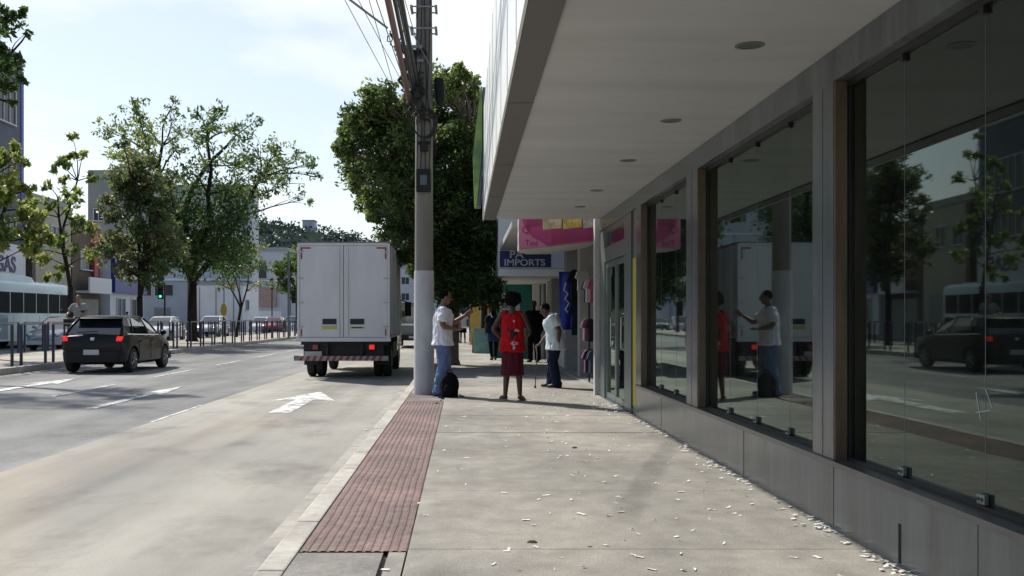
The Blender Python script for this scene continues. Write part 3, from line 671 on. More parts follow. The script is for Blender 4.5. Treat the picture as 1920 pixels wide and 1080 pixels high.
# ================= BUILDINGS
mat('wall_slate', (.10, .115, .15), .8, var=.15, vscale=.6); mat('wall_beige', (.36, .34, .28), .85, var=.18, vscale=.5)
mat('wall_grey', (.26, .26, .25), .85, var=.2, vscale=.4); mat('wall_pale', (.42, .45, .50), .85, var=.12, vscale=.3); mat('wall_white', (.62, .64, .68), .8, var=.1, vscale=.4)
mat('wall_brown', (.11, .08, .06), .85, var=.25); mat('wall_brick', (.30, .22, .19), .9, var=.2, vscale=3); mat('roof_grey', (.30, .31, .30), .8, var=.15); mat('red_paint', (.35, .04, .04), .5)
mat('blue_sign', (.025, .05, .22), .4, var=.1); mat('trim_blue', (.03, .06, .35), .5); mat('frame_white', (.5, .52, .54), .6); mat('teal', (.05, .22, .24), .6); mat('green_wall', (.012, .16, .12), .6, var=.12, vscale=1)
mat('awning_dark', (.04, .04, .045), .7); mat('letter_white', (.75, .77, .78), .5); mat('letter_navy', (.02, .035, .14), .5); mat('letter_silver', (.42, .47, .52), .5); mat('concrete_wall', (.30, .29, .27), .85, var=.15, vscale=2)
_wc = {}
def window(par, face, c, w_, h_, fm='frame_white', pm='pane_dark', mull=1):
    """face 'F' looks to -Y, 'R' looks to +X ; c in building space"""
    key = (face, round(w_, 2), round(h_, 2), fm, pm, mull)
    if key not in _wc:
        def bx(mb, u0, u1, z0, z1, d0, d1):
            if face == 'F': mb.box(u0, u1, -d1, -d0, z0, z1)
            elif face == 'R': mb.box(d0, d1, u0, u1, z0, z1)
            else: mb.box(-d1, -d0, u0, u1, z0, z1)
        fr = MB(); a, b = w_ / 2, h_ / 2
        bx(fr, -a - .08, -a, -b - .08, b + .08, 0, .09); bx(fr, a, a + .08, -b - .08, b + .08, 0, .09); bx(fr, -a, a, b, b + .08, 0, .09); bx(fr, -a, a, -b - .08, -b, 0, .16)
        for q in range(mull): u = -a + w_ * (q + 1) / (mull + 1); bx(fr, u - .03, u + .03, -b, b, .0, .07)
        f = fr.build('window', fm, par)
        pn = MB(); bx(pn, -a, a, -b, b, .004, .02); p = pn.build('pane', pm, f); _wc[key] = f; f.location = c; return f
    f = _wc[key].copy(); scn.collection.objects.link(f); f.parent = par; f.location = c
    for ch in KIDS(_wc[key]): d = ch.copy(); scn.collection.objects.link(d); d.parent = f
    return f
def bldg(label, x0, x1, y0, y1, h, m, name='building', parapet=.5, roofm='roof_grey'):
    t = empty(name, ((x0 + x1) / 2, y0, 0), 0, label, 'building'); cx = (x0 + x1) / 2
    MB().box(x0 - cx, x1 - cx, 0, y1 - y0, -.2, h).build('wall', m, t)
    r = MB(); r.box(x0 - cx - .12, x1 - cx + .12, -.12, y1 - y0 + .12, h, h + .18); r.box(x0 - cx, x1 - cx, .0, .2, h + .18, h + .18 + parapet); r.box(x1 - cx - .2, x1 - cx, .2, y1 - y0, h + .18, h + .18 + parapet)
    r.build('roof', roofm, t); return t, cx
FX = -27.
# A slate tower
t, cx = bldg('tall slate grey building with a blue corner strip at the far left', -42, FX, 34, 62, 16.6, 'wall_slate')
xr = FX - cx
for z, hh in ((13.8, 2.0), (9.6, 1.9), (6.6, 1.2)):
    for y in (6, 12, 18, 24.6):
        window(t, 'R', (xr, y, z), 4.6, hh, mull=5)
MB().box(xr - .3, xr + .05, 27.7, 28.05, 0, 16.3).build('corner_strip', 'trim_blue', t)
s = MB().box(xr + .02, xr + .35, 15, 27.6, 3.2, 5.6).build('sign_panel', 'wall_white', t)
text('EGAS', 1.3, 'lettering', 'letter_navy', s, (xr + .36, 24.6, 4.35), (R(90), 0, R(90)), .03, 1.05, .03)
MB().box(xr + .01, xr + .1, 15, 27.6, 0.0, 3.1).build('shopfront', 'pane_dark', t)
# B beige
t, cx = bldg('low beige building with grey roof next to the slate tower', -40, FX, 62.3, 69.6, 8.6, 'wall_beige', parapet=.3); xr = FX - cx
MB().box(xr + .01, xr + .5, -.1, .4, 0, 8.4).build('downpipe_pier', 'wall_brown', t)
window(t, 'R', (xr, 4.6, 6.6), 1.5, 1.3); window(t, 'R', (xr, 2.2, 6.6), 1.5, 1.3)
sh = MB().box(xr + .005, xr + .06, 1, 6.4, 0, 2.8).build('roller_shutter', 'wall_grey', t)
# between: brown building with red frame
t, cx = bldg('dark brown narrow building with a red band above its white balcony', -38, FX, 69.8, 75.2, 7.8, 'wall_brown', parapet=.2); xr = FX - cx
MB().box(xr + .005, xr + .25, 3.6, 4.3, 4.2, 8.2).build('red_band', 'red_paint', t)
b = MB().box(xr + .005, xr + 1.0, .6, 5.0, 3.0, 3.15).build('balcony', 'wall_white', t); MB().box(xr + .9, xr + 1.0, .6, 5.0, 3.15, 4.1).build('balustrade', 'wall_white', b)
window(t, 'R', (xr, 2.8, 5.3), 2.6, 1.2); MB().box(xr + .005, xr + .08, .6, 4.8, 0, 2.6).build('garage_door', 'wall_grey', t)
# C grey tower
t, cx = bldg('plain grey tower building rising behind the blue shop', -33.4, -29.9, 90, 93, 13.6, 'wall_grey', parapet=.6); xr = FX - 1 - cx
for x in (-.8, .8):
    for z in (7.6, 10.4): window(t, 'F', (x, 0, z), .8, 1.0)
# blue shop
t, cx = bldg('blue fronted shop with white lettering and pale lower storey', -34, FX + .6, 75.6, 83.4, 5.6, 'wall_white', parapet=.1); xr = FX + .6 - cx
s = MB().box(xr + .01, xr + .35, .1, 7.7, 3.15, 6.0).build('sign_panel', 'blue_sign', t)
text('iftei', 1.5, 'lettering', 'letter_white', s, (xr + .37, 4.3, 4.75), (R(90), 0, R(90)), .03, 1.0, .02)
rg = MB(); rg.tube([(xr + .37, 1.55 + .42 * math.cos(a), 4.8 + .75 * math.sin(a)) for a in np.linspace(0, 2 * math.pi, 24)], .06, 6); rg.build('oval_emblem', 'sign_green', s)
rg = MB(); rg.tube([(xr + .37, 1.85 + .3 * math.cos(a), 4.8 + .6 * math.sin(a)) for a in np.linspace(0, 2 * math.pi, 24)], .07, 6); rg.build('oval_emblem', 'letter_white', s)
window(t, 'R', (xr, 2.3, 1.6), 1.8, 2.2, pm='pane_blue'); window(t, 'R', (xr, 5.9, 1.6), 2.4, 2.2)
# D big pale block facing the camera
t, cx = bldg('long pale grey block with rows of windows behind the largest tree', -38.5, -23.4, 112, 115.5, 15.0, 'wall_pale', parapet=.8)
for z in (12.6, 8.8): 
    for x in (-6.2, -3.4, -.6, 2.2, 5.2): window(t, 'F', (x, 0, z), 1.7, 1.5, pm='pane_blue')
for x in (-4.6, -2.2, 1.6, 4.1): window(t, 'F', (x, 0, 4.3), 2.0, 1.2)
for x in (1.9, 4.4): window(t, 'F', (x, 0, 1.4), 2.0, 1.2)
for x in (-6.0, -2.4): MB().box(x - .9, x + .9, -.05, -.003, -.1, 2.4).build('door', 'wall_grey', t)
MB().box(-7.5, 7.5, -.35, -.003, 5.35, 5.6).build('ledge', 'wall_white', t); MB().box(-7.5, 7.5, -.25, -.003, 10.4, 10.6).build('ledge', 'wall_white', t)
MB().box(6.9, 7.1, -.06, -.004, 0, 15).build('drainpipe', 'wall_grey', t)
# white annex
t, cx = bldg('low white wall building under the small thin tree', -27.8, -22.7, 104, 111.8, 4.6, 'wall_white', parapet=.15)
for x in (-1.9, -.2, 1.6): MB().box(x - .05, x + .05, -.04, -.003, .1, 4.4).build('panel_rib', 'wall_grey', t)
window(t, 'R', (2.55, 2, 2.6), 1.4, 1.0)
# E
t, cx = bldg('pale house with brick coloured balcony panel beyond the median', -30.5, -24.4, 140, 152, 10.4, 'wall_pale', parapet=.4)
s = MB().box(-1.2, 1.6, -.6, -.003, 2.8, 5.4).build('balcony', 'wall_brick', t)
window(t, 'F', (-.6, 0, 7.8), 1.6, 2.2, mull=0); window(t, 'F', (1.9, 0, 8.6), 1.0, 1.0); window(t, 'F', (2.0, 0, 5.6), .9, 1.4); MB().box(-1.4, 2.5, -.3, -.003, 6.3, 6.5).build('ledge', 'wall_white', t); MB().box(-2, 2.2, -.03, -.003, 0, 2.2).build('shutter', 'wall_white', t)
t, cx = bldg('white narrow house just left of the truck', -24.3, -22.2, 142, 152, 9.8, 'wall_white', parapet=.2, name='house')
window(t, 'F', (.1, 0, 6.4), .7, 1.2); window(t, 'F', (.1, 0, 3.6), .7, 1.2)
t, cx = bldg('grey blue block partly hidden by the truck left edge', -24, -19, 168, 180, 8.5, 'wall_slate'); window(t, 'F', (0, 0, 5.6), 2.2, 1.4); window(t, 'F', (0, 0, 2.6), 2.2, 1.4)
t, cx = bldg('distant pale building closing the street behind the trees', -16, 14, 190, 205, 10.5, 'wall_pale')
for x in range(-13, 14, 3):
    for z in (2.2, 5.2, 8.2): window(t, 'F', (x, 0, z), 1.4, 1.3)
# hill
def hz(x, y):
    r = 41.5 * math.exp(-((x + 110) / 140.) ** 2) * min(1, max(0, (y - 230) / 190.)) ** 1.3
    return r + 1.6 * noise.noise(Vector((x * .03, y * .03, 0))) * min(1, r / 10) - .5
gm = MB(); gm.grid(lambda u, v: (-330 + 520 * u, 230 + 260 * v, hz(-330 + 520 * u, 230 + 260 * v)), 60, 30)
mat('hill_green_haze', (.03, .046, .038), .95, spec=0., var=.4, vscale=.08)  # hazy slate green, distance haze put into the base colour
tag(gm.build('hill', 'hill_green_haze', smooth=True), kind='structure')
r_ = random.Random(5); cl = []
for q in range(1500):
    x = r_.uniform(-200, 50); y = r_.uniform(245, 470); z = hz(x, y)
    if z < 3: continue
    rr = r_.uniform(2.2, 4.6); cl.append(((x, y, z + rr * .12), (rr, rr, rr * .9), 42, r_.uniform(-.25, .25)))
wd = leaves_mesh('hillside_woods', 'leaf_hill_haze', None, cl, .75, 3, 0, .4); tag(wd, 'dark wooded hillside beyond the street', 'woods', kind='stuff')
for (px, py, w_, h_, Y, m, lab) in ((578, 440, 22, 26, 440, 'wall_pale', 'square block house on top of the wooded hill'), (562, 446, 12, 12, 436, 'wall_beige', 'small pale house on the hill just left of the square block'), (655, 450, 16, 10, 445, 'wall_slate', 'low grey house on the hill above the truck roof')):
    x = xat(px, Y); z = zat(py, Y); s = Y / F; t = empty('hill_house', (x, Y, z), 0, lab, 'house')
    MB().box(-w_ * s / 2, w_ * s / 2, 0, 8, -12, h_ * s).build('wall', m, t); MB().box(-w_ * s / 2 - .3, w_ * s / 2 + .3, -.3, 8.3, h_ * s, h_ * s + .4).build('roof', 'roof_grey', t)
    for q in (-1, 1): window(t, 'F', (q * w_ * s * .22, 0, h_ * s * .55), 1.0, 1.2)

# ================= RIGHT SIDE SHOPS BEYOND
mat('pink', (.30, .035, .135), .6, var=.25, vscale=2); mat('pink_dark', (.20, .012, .08), .6, var=.2); mat('pink_light', (.42, .13, .26), .6); mat('photo_tan', (.30, .25, .16), .6, var=.5, vscale=9); mat('photo_yellow', (.38, .28, .06), .6, var=.5, vscale=9); mat('photo_grey', (.28, .27, .26), .6, var=.7, vscale=12)  # banner colours darkened, shade under the canopy is in the albedo
mat('navy_sign', (.012, .02, .12), .5); mat('royal_blue', (.02, .03, .28), .7, var=.2, vscale=5); mat('grey_soffit', (.36, .37, .36), .7)
t = empty('clothing_shop', (2.35, 16.7, 0), 0, 'dim clothing shop with open front next to the granite building', 'shop')
def tp(mb, name, m, par=None, **k): mb.v = [(x - 2.35, y - 16.7, z) for x, y, z in mb.v]; return mb.build(name, m, par or t, **k)
w_ = MB(); w_.box(2.42, 2.9, 21.2, 21.6, 0, 3.0); w_.box(5.5, 5.6, 16.7, 31, 0, 3); w_.box(2.42, 5.5, 30.6, 31, 0, 3); w_.box(2.40, 2.7, 23.9, 24.3, 0, 3.0); w_.box(2.3, 2.75, 26.6, 27.0, 0, 3.0)
tp(w_, 'pier', 'concrete_wall')
tp(MB().box(2.36, 5.6, 16.7, 31, 3.0, 7.5), 'wall', 'concrete_wall'); tp(MB().box(2.3, 5.5, 16.7, 31, -.1, .02), 'floor', 'gutter_concrete')
tp(MB().box(2.45, 2.6, 24.4, 26.5, 0.0, 1.1), 'low_wall', 'white_paint')
tp(MB().box(.86, 2.35, 18.2, 24.3, 2.87, 2.99), 'upper_canopy', 'grey_soffit')
# pink rounded canopy with banner
pc = [(.93, 17.0), (1.6, 17.02), (2.34, 17.05), (2.34, 19.6), (1.7, 20.2), (1.2, 19.3), (.95, 18.0)]
m_ = MB(); zb = [2.40, 2.46, 2.55, 2.60, 2.52, 2.46, 2.42]; n_ = len(pc)
m_.add([(x, y, z) for (x, y), z in zip(pc, zb)] + [(x, y, 3.25) for x, y in pc], [tuple(range(n_))[::-1], tuple(range(n_, 2 * n_))] + [(i, (i + 1) % n_, n_ + (i + 1) % n_, n_ + i) for i in range(n_)])
pk = tp(m_, 'curved_canopy', 'grey_soffit')
def face(u0, u1, z0f, z1, d, name, m, par):       # u 0..1 along banner
    X = lambda u: .92 + 1.43 * u; Zb = lambda u: 2.40 + .15 * u
    mb = MB(); q = 8; vs = []
    for i in range(q + 1):
        u = u0 + (u1 - u0) * i / q; b_ = Zb(u) + z0f; vs += [(X(u), 16.99 - d, b_), (X(u), 16.99 - d, z1), (X(u), 16.995 - d + .004, b_), (X(u), 16.995 - d + .004, z1)]
    fs = []
    for i in range(q): a = 4 * i; fs += [(a, a + 4, a + 5, a + 1), (a + 2, a + 3, a + 7, a + 6), (a, a + 2, a + 6, a + 4), (a + 1, a + 5, a + 7, a + 3)]
    mb.add(vs, fs); mb.v = [(x - 2.35, y - 16.7, z) for x, y, z in mb.v]; return mb.build(name, m, par)
bn = face(0, 1, 0, 3.25, .01, 'pink_banner', 'pink', pk)
face(.38, 1, .03, 2.86, .014, 'dark_pink_band', 'pink_dark', bn)
cp = MB().prism([(.925, 2.405), (1.40, 2.45), (1.28, 2.53), (1.14, 2.60), (1.02, 2.76), (.925, 3.0)], 'y', 16.962, 16.978); cp.v = [(x - 2.35, y - 16.7, z) for x, y, z in cp.v]; cp.build('pale_pink_corner', 'pink_light', bn, fixn=True)
face(.09, .28, .36, 3.24, .018, 'dark_pink_band', 'pink_dark', bn)
face(.28, .50, .28, 3.24, .018, 'poster_photo', 'photo_tan', bn); face(.50, .515, .26, 3.24, .02, 'poster_frame', 'awning_dark', bn); face(.515, .735, .26, 3.24, .018, 'poster_photo', 'photo_yellow', bn); face(.735, .75, .24, 3.24, .02, 'poster_frame', 'awning_dark', bn); face(.75, .985, .24, 3.24, .018, 'poster_photo', 'photo_grey', bn)
text('Q', .17, 'lettering', 'pink_dark', bn, (1.04 - 2.35, .258, 2.72), (R(90), 0, 0), .002); text('Tod', .13, 'lettering', 'pink_dark', bn, (1.13 - 2.35, .258, 2.50), (R(90), 0, 0), .002)
# blue IMPORTS sign
sg = empty('shop_sign', (1.5, 24.4, 2.47), 0, 'dark blue board with pale letters reading IMPORTS', 'sign')
MB().box(-.64, .60, 0, .12, 0, .40).build('board', 'navy_sign', sg)
text('PA', .24, 'lettering', 'letter_silver', sg, (-.24, -.006, .30), (R(90), 0, 0), .004, 1.2, .006); text('IMPORTS', .225, 'lettering', 'letter_silver', sg, (-.04, -.006, .105), (R(90), 0, 0), .004, 1.10, .004)
# white columned shop
t = empty('white_shop', (1.7, 25.0, 0), 0, 'white columned shop front under the blue sign', 'shop')
MB().box(-.85, .9, 0.02, 6.2, 2.28, 2.46).build('beam', 'white_paint', t); MB().box(-.85, 1.0, .02, 6.2, 2.47, 5.4).build('wall', 'wall_white', t)
for (x, y) in ((.36, 5.3), (.66, 5.7), (.62, 3.4)): MB().box(x, x + .2, y, y + .25, 0, 2.28).build('column', 'white_paint', t)
t = empty('green_shop', (1.7, 31.6, 0), 0, 'dark teal green wall with a pale notice poster behind the woman in red', 'shop')
MB().box(-.78, 4, 0, 6, 0, 5.6).build('wall', 'green_wall', t); MB().box(-.86, -.785, -.05, .3, 0, 6.5).build('corner_strip', 'teal', t)
p = MB().box(-.62, .04, -.03, -.004, .95, 2.02).build('poster', 'letter_silver', t)
q_ = MB()
for z in np.arange(1.1, 1.95, .09): q_.box(-.55, -.05 - .2 * random.random(), -.034, -.03, z, z + .03)
q_.build('poster_text_lines', 'green_wall', p)
mat('orange', (.5, .25, .06), .6); mat('panel_blue', (.05, .16, .28), .6); mat('yellow_wall', (.42, .30, .07), .8, var=.2)
for (z0, z1, m, lab) in ((2.30, 2.62, 'orange', 'small orange hanging sign on the corner of the green shop'), (1.75, 2.12, 'panel_blue', 'small blue hanging sign between the orange and the red ones'), (1.4, 1.7, 'red_paint', 'small red hanging sign below the blue one')):
    o = empty('hanging_sign', (.86, 31.2, z0), 0, lab, 'sign'); MB().box(-.09, .07, 0, .05, 0, z1 - z0).build('board', m, o, bevel=.008); MB().box(-.1, -.09, .01, .04, -.02, z1 - z0 + .02).build('frame', 'dark_metal', o)
t, cx = bldg('row of shops farther up the right pavement', 2.2, 9, 38, 95, 6.5, 'wall_beige', parapet=.3)
for y in range(3, 54, 6): window(t, 'L', (2.2 - cx, y, 4.5), 2.2, 1.3)
k = empty('kiosk', (.75, 47, 0), 0, 'small yellow kiosk with white door far up the pavement', 'kiosk')
MB().box(-.45, .45, 0, 1.6, 0, 2.1).build('wall', 'yellow_wall', k); MB().box(.02, .3, -.03, -.004, .1, 1.8).build('door', 'white_paint', k); MB().box(-.6, .6, -.3, 1.8, 2.1, 2.25).build('roof', 'wall_brown', k)
# blue banner, shirts and clothes rack in the clothing shop
def cloth(name, m, x, y, z, w_, h_, label, cat, group=None, wav=.03, rz=0, cut=True):
    def fn(u, v):
        sx = (u - .5) * w_ * (1 + .15 * (1 - v)); return (sx, wav * math.sin(u * 9 + v * 2), -h_ * v)
    o = MB().grid(fn, 14, 10).build(name, m, smooth=True); md_ = o.modifiers.new('s', 'SOLIDIFY'); md_.thickness = .01; bake(o)
    o.location = (x, y, z); o.rotation_euler.z = rz; return tag(o, label, cat, group)
b = cloth('hanging_banner', 'royal_blue', 2.36, 23.0, 2.30, .36, 1.32, 'royal blue banner with white script hanging in the clothing shop', 'banner')
sc_ = MB(); sc_.tube([(-.05, -.04, -.25), (-.09, -.04, -.42), (.0, -.04, -.5), (-.07, -.04, -.62), (.02, -.04, -.72), (-.06, -.04, -.86), (.03, -.04, -.97)], .022, 6); sc_.build('script', 'letter_silver', b)
mat('tee_white', (.6, .6, .6), .9); mat('tee_black', (.015, .015, .02), .9); mat('tee_pink', (.5, .12, .22), .9); mat('tee_navy', (.02, .03, .08), .9); mat('denim', (.06, .09, .15), .9, var=.3, vscale=8)
def tee(x, y, z, m, label, rz=0, s=1.):
    pts = [(-.22, .0), (-.13, .06), (-.06, .04), (.06, .04), (.13, .06), (.22, 0), (.30, -.2), (.21, -.24), (.19, -.14), (.20, -.62), (-.20, -.62), (-.19, -.14), (-.21, -.24), (-.30, -.2)]
    o = MB().prism([(px * s, pz * s) for px, pz in pts], 'y', -.015, .015).build('hanging_shirt', m, bevel=.004); o.location = (x, y, z); o.rotation_euler.z = rz
    return tag(o, label, 'shirt', 'clothes hanging in the shop front')
tee(2.46, 21.05, 2.20, 'tee_white', 'pale T-shirt hanging high on the pier of the clothing shop', .5, .62)
tee(2.52, 22.2, 2.25, 'tee_black', 'black T-shirt hanging beside the blue banner', .5, 1.1)
tee(2.56, 22.4, 1.55, 'tee_navy', 'navy trousers and top hanging low beside the banner', .5, 1.1)
rk = empty('clothes_rack', (2.44, 18.9, 0), 0, 'tall rack crowded with small garments beside the white pilaster', 'rack')
r = MB(); 
for x, y in ((-.05, -.45), (-.05, .45)): r.box(x - .015, x + .015, y - .015, y + .015, 0, 1.95)
r.box(-.06, -.04, -.45, .45, 1.93, 1.96); r.box(-.06, -.04, -.45, .45, 1.2, 1.23); r.box(-.06, -.04, -.45, .45, .6, .63); r.build('frame', 'dark_metal', rk)
rr = random.Random(2)
for z in (1.92, 1.2, .62):
    for q in range(6):
        g_ = tee(2.38 + rr.uniform(-.03, .03), 18.5 + q * .16, z, rr.choice(('tee_pink', 'tee_navy', 'tee_white', 'denim', 'tee_black')), None, .35, .62); g_['label'] = 'small garment on the %s row of the tall rack' % {1.92: 'top', 1.2: 'middle', .62: 'bottom'}[z]
        g_['group'] = 'garments on the %s row of the tall rack' % {1.92: 'top', 1.2: 'middle', .62: 'bottom'}[z]; g_['category'] = 'garment'
# sandwich board
sb = empty('sandwich_board', (.86, 31.0, 0), .1, 'grey green sandwich board standing on the pavement', 'sign'); sb.location = (xat(904, 36), 36, 0)
mat('board_green', (.24, .31, .28), .7, var=.2, vscale=6)
def panel(s):
    mb = MB(); mb.prism([(s * .32, 0), (s * .29, 0), (0, .88), (s * .03, .88)], 'x', -.33, .33); return mb
panel(-1).build('front_panel', 'board_green', sb, fixn=True); panel(1).build('back_panel', 'wall_brown', sb, fixn=True)

# street furniture far left
def street_pole(px, Y, h, label, r=.06, m='rail_grey', X=None):
    t = empty('street_pole', (X if X is not None else xat(px, Y), Y, 0), 0, label, 'pole'); MB().tube([(0, 0, 0), (0, 0, h)], [r, r * .7], 10).build('shaft', m, t, smooth=True, autos=40); return t
mat('lamp_green', (.0, .5, .15), .4, emit=((.05, 1, .35), 1.8)); mat('lamp_off', (.03, .02, .02), .3); mat('sign_yellow', (.45, .33, .03), .6); mat('lamp_red', (.6, .02, .02), .3, emit=((1, .02, .015), .45)); mat('lens_red', (.30, .015, .015), .25, spec=.7); mat('lamp_orange', (.8, .3, .02), .3, emit=((1, .45, .08), 3))
def traffic_light(px, Y, zc, label, lit, arm=0.):
    t = empty('traffic_light', (xat(px, Y) + arm, Y, 0), 0, label, 'traffic light')
    MB().tube([(0, 0, 0), (0, 0, zc + .6)], .06, 10).build('pole', 'dark_metal', t)
    b = MB().box(-arm - .17, -arm + .17, -.3, -.08, zc - .5, zc + .5).build('signal_head', 'black_plastic', t, bevel=.02)
    if arm: MB().tube([(0, 0, zc + .3), (-arm, -.1, zc + .3)], .035, 8).build('arm', 'dark_metal', t)
    for q, z in enumerate((.32, 0, -.32)):
        MB().cyl((-arm, zc + z), .085, 'y', -.315, -.301, 16).build('lens', 'lamp_green' if (lit and q == 2) else 'lamp_off', b)
        MB().tube([(-arm, -.30, zc + z + .0), (-arm, -.42, zc + z)], [.13, .125], 12, cap=False).build('visor', 'black_plastic', b)
    return t
traffic_light(303, 70, 3.05, 'traffic light showing green left of the thick trunk', True, .22)
traffic_light(510, 95, 4.4, 'unlit traffic light head in front of the brick balcony', False, .0)
traffic_light(552, 80, 2.9, 'traffic light close to the left edge of the truck', False, .15)
lp = street_pole(541, 60, 5.2, 'tall steel post with a short arm left of the truck', .07); MB().tube([(0, 0, 5.1), (1.0, 0, 5.0)], .03, 6).build('arm', 'rail_grey', lp)
street_pole(449, 100, 9.5, 'tall blue grey lamp pole in front of the white annex', .10)
street_pole(420, 84, 7.5, 'grey pole holding up the round yellow sign', .06)
ys_ = empty('yellow_sign', (xat(420, 83.8), 83.8, 1.9), 0, 'round topped yellow road sign on a grey pole', 'sign'); MB().prism([(.24 * math.cos(a) * 1.1, .62 * math.sin(a) * .85) for a in np.linspace(0, 2 * math.pi, 20)[:-1]], 'y', -.12, -.09).build('plate', 'sign_yellow', ys_); MB().box(-.03, .03, -.09, -.06, -.4, .4).build('bracket', 'dark_metal', ys_)
# ================= VEHICLES
mat('black_car_paint', (.006, .006, .007), .35, coat=.15, spec=.2); mat('white_car_paint', (.62, .64, .66), .25, coat=.8); mat('silver_car_paint', (.38, .40, .42), .28, metal=.5, coat=.6); mat('red_car_paint', (.35, .015, .02), .25, coat=.8); mat('grey_car_paint', (.10, .11, .12), .28, metal=.3, coat=.6)
mat('tyre', (.018, .018, .018), .9, bump=.2); mat('rim_grey', (.22, .22, .23), .35, metal=.8); mat('plate_grey', (.45, .46, .47), .5, var=.1); mat('chrome', (.6, .6, .6), .15, metal=1.)
def wheel(par, c, r, wd, out=1, rim='rim_grey', name='wheel'):
    ax = Vector(c); w0 = MB(); n = 28; prof = [(-wd / 2, r * .62), (-wd / 2, r * .90), (-wd * .38, r * .985), (0, r), (wd * .38, r * .985), (wd / 2, r * .90), (wd / 2, r * .62)]
    rings = [[ax + Vector((x * out, rr * math.cos(t), rr * math.sin(t))) for t in [2 * math.pi * i / n for i in range(n)]] for x, rr in prof]
    w0.loft(rings); wo = w0.build(name, 'tyre', par, fixn=True, smooth=True, autos=35)
    rm = MB(); x0 = wd / 2
    rm.loft([[ax + Vector((x * out, rr * math.cos(t), rr * math.sin(t))) for t in [2 * math.pi * i / n for i in range(n)]] for x, rr in ((x0 + .002, r * .64), (x0 + .004, r * .58), (x0 - .03, r * .52))], cap=False)
    for q in range(5):
        a = 2 * math.pi * q / 5; d = Vector((0, math.cos(a), math.sin(a))); rm.tube([ax + Vector(((x0 - .01) * out, 0, 0)) + d * r * .08, ax + Vector(((x0 - .015) * out, 0, 0)) + d * r * .6], [.045, .03], 6)
    rm.cyl((c[1], c[2]), r * .14, 'x', *sorted((ax.x + (x0 - .03) * out, ax.x + (x0 + .006) * out)), 14)
    rm.build('rim', rim, wo, fixn=True); return wo
def car(label, cat, loc, rz, paint, style='hatch', L_=3.95, W=1.72, H=1.49, group=None, lit=True, detail=True):
    t = empty('parked_car' if cat == 'car' and not lit else 'moving_car', loc, rz, label, cat, group)
    hl = L_ / 2; hw = W / 2; gz = .20; k = L_ / 3.95
    if style == 'hatch': st = [(0, .62, .42, .80), (.05, .74, .30, .93), (.22, .82, .24, .99), (.6, .855, gz, .97), (1.2, .86, gz, .95), (2.0, .86, gz, .93), (2.7, .86, gz, .93), (3.0, .855, gz, .93), (3.4, .84, .22, .87), (3.72, .78, .25, .77), (3.88, .68, .30, .68), (3.95, .52, .40, .58)]
    else: st = [(0, .60, .42, .78), (.05, .73, .30, .92), (.25, .82, .24, 1.0), (.7, .855, gz, .99), (1.2, .86, gz, .94), (2.0, .86, gz, .92), (2.7, .86, gz, .92), (3.0, .855, gz, .90), (3.4, .84, .22, .83), (3.72, .78, .25, .74), (3.88, .68, .30, .66), (3.95, .52, .40, .57)]
    rings = []
    for y, w_, zb, zs in st:
        w_ = w_ / .86 * hw; y = y * k - hl; zm = (zb + zs) / 2
        half = [(0, zb), (w_ - .14, zb), (w_ - .03, zb + .07), (w_ - .004, zb + (zs - zb) * .30), (w_, zb + (zs - zb) * .55), (w_ - .018, zb + (zs - zb) * .80), (w_ - .045, zs - .035), (w_ - .12, zs), (w_ * .4, zs + .02), (0, zs + .025)]
        ring = [Vector((x, y, z)) for x, z in half] + [Vector((-x, y, z)) for x, z in half[-2:0:-1]]
        rings.append(ring)
    body = MB().loft(rings).build('body', paint, t, fixn=True)
    ry, fy = -hl + .66 * k, -hl + 3.16 * k; wr = .315
    cut = MB()
    for y in (ry, fy):
        for s in (-1, 1): cut.cyl((y, wr), wr + .055, 'x', *sorted((s * (hw - .26), s * (hw + .1))), 28)
    co_ = cut.build('cut', 'black_plastic', t, fixn=True)
    b = body.modifiers.new('b', 'BOOLEAN'); b.operation = 'DIFFERENCE'; b.object = co_; b.solver = 'EXACT'; bake(body); bpy.data.objects.remove(co_)
    body.data.shade_smooth(); body.data.set_sharp_from_angle(angle=R(32))
    for y in (ry, fy):
        for s in (-1, 1): wheel(t, (s * (hw - .115), y, wr), wr, .20, s)
    # greenhouse
    sc = hw / .86
    if style == 'hatch': base = [(-.70, .14, .99), (-.77, .75, .955), (-.765, 2.0, .93), (-.72, 2.98, .92)]; top = [(-.56, .62, H - .06), (-.605, 1.0, H - .03), (-.61, 1.7, H - .025), (-.56, 2.12, H - .06)]
    else: base = [(-.66, .55, .985), (-.76, .95, .955), (-.765, 2.0, .92), (-.70, 3.0, .90)]; top = [(-.55, 1.0, H - .07), (-.60, 1.35, H - .03), (-.60, 1.8, H - .025), (-.55, 2.2, H - .06)]
    def full(P_, off=0, dz=0): 
        l = [Vector(((x - off) * sc, y * k - hl, z + dz)) for x, y, z in P_]; return l + [Vector((-v.x, v.y, v.z)) for v in reversed(l)]
    B_, T_ = full(base), full(top); Mi = [a.lerp(c, .5) + Vector((0.02 * (1 if a.x > 0 else -1), (.03 if a.y > 0 else -.02), 0)) for a, c in zip(B_, T_)]
    gl = MB().loft([[v + Vector((0, 0, -.06)) for v in B_], B_, Mi, T_]).build('window_glass', 'car_glass', t, fixn=True)
    rf = MB(); T2 = [v * 1.0 for v in T_]
    def sc_(l, f, dz): 
        c = sum(l, Vector()) / len(l); return [c + Vector(((v.x - c.x) * f, (v.y - c.y) * f, v.z - c.z + dz)) for v in l]
    rf.loft([sc_(T_, 1.015, -.035), sc_(T_, 1.02, 0), sc_(T_, .95, .028), sc_(T_, .6, .045)]); roof = rf.build('roof', paint, t, fixn=True, smooth=True, autos=50)
    nb = len(B_)
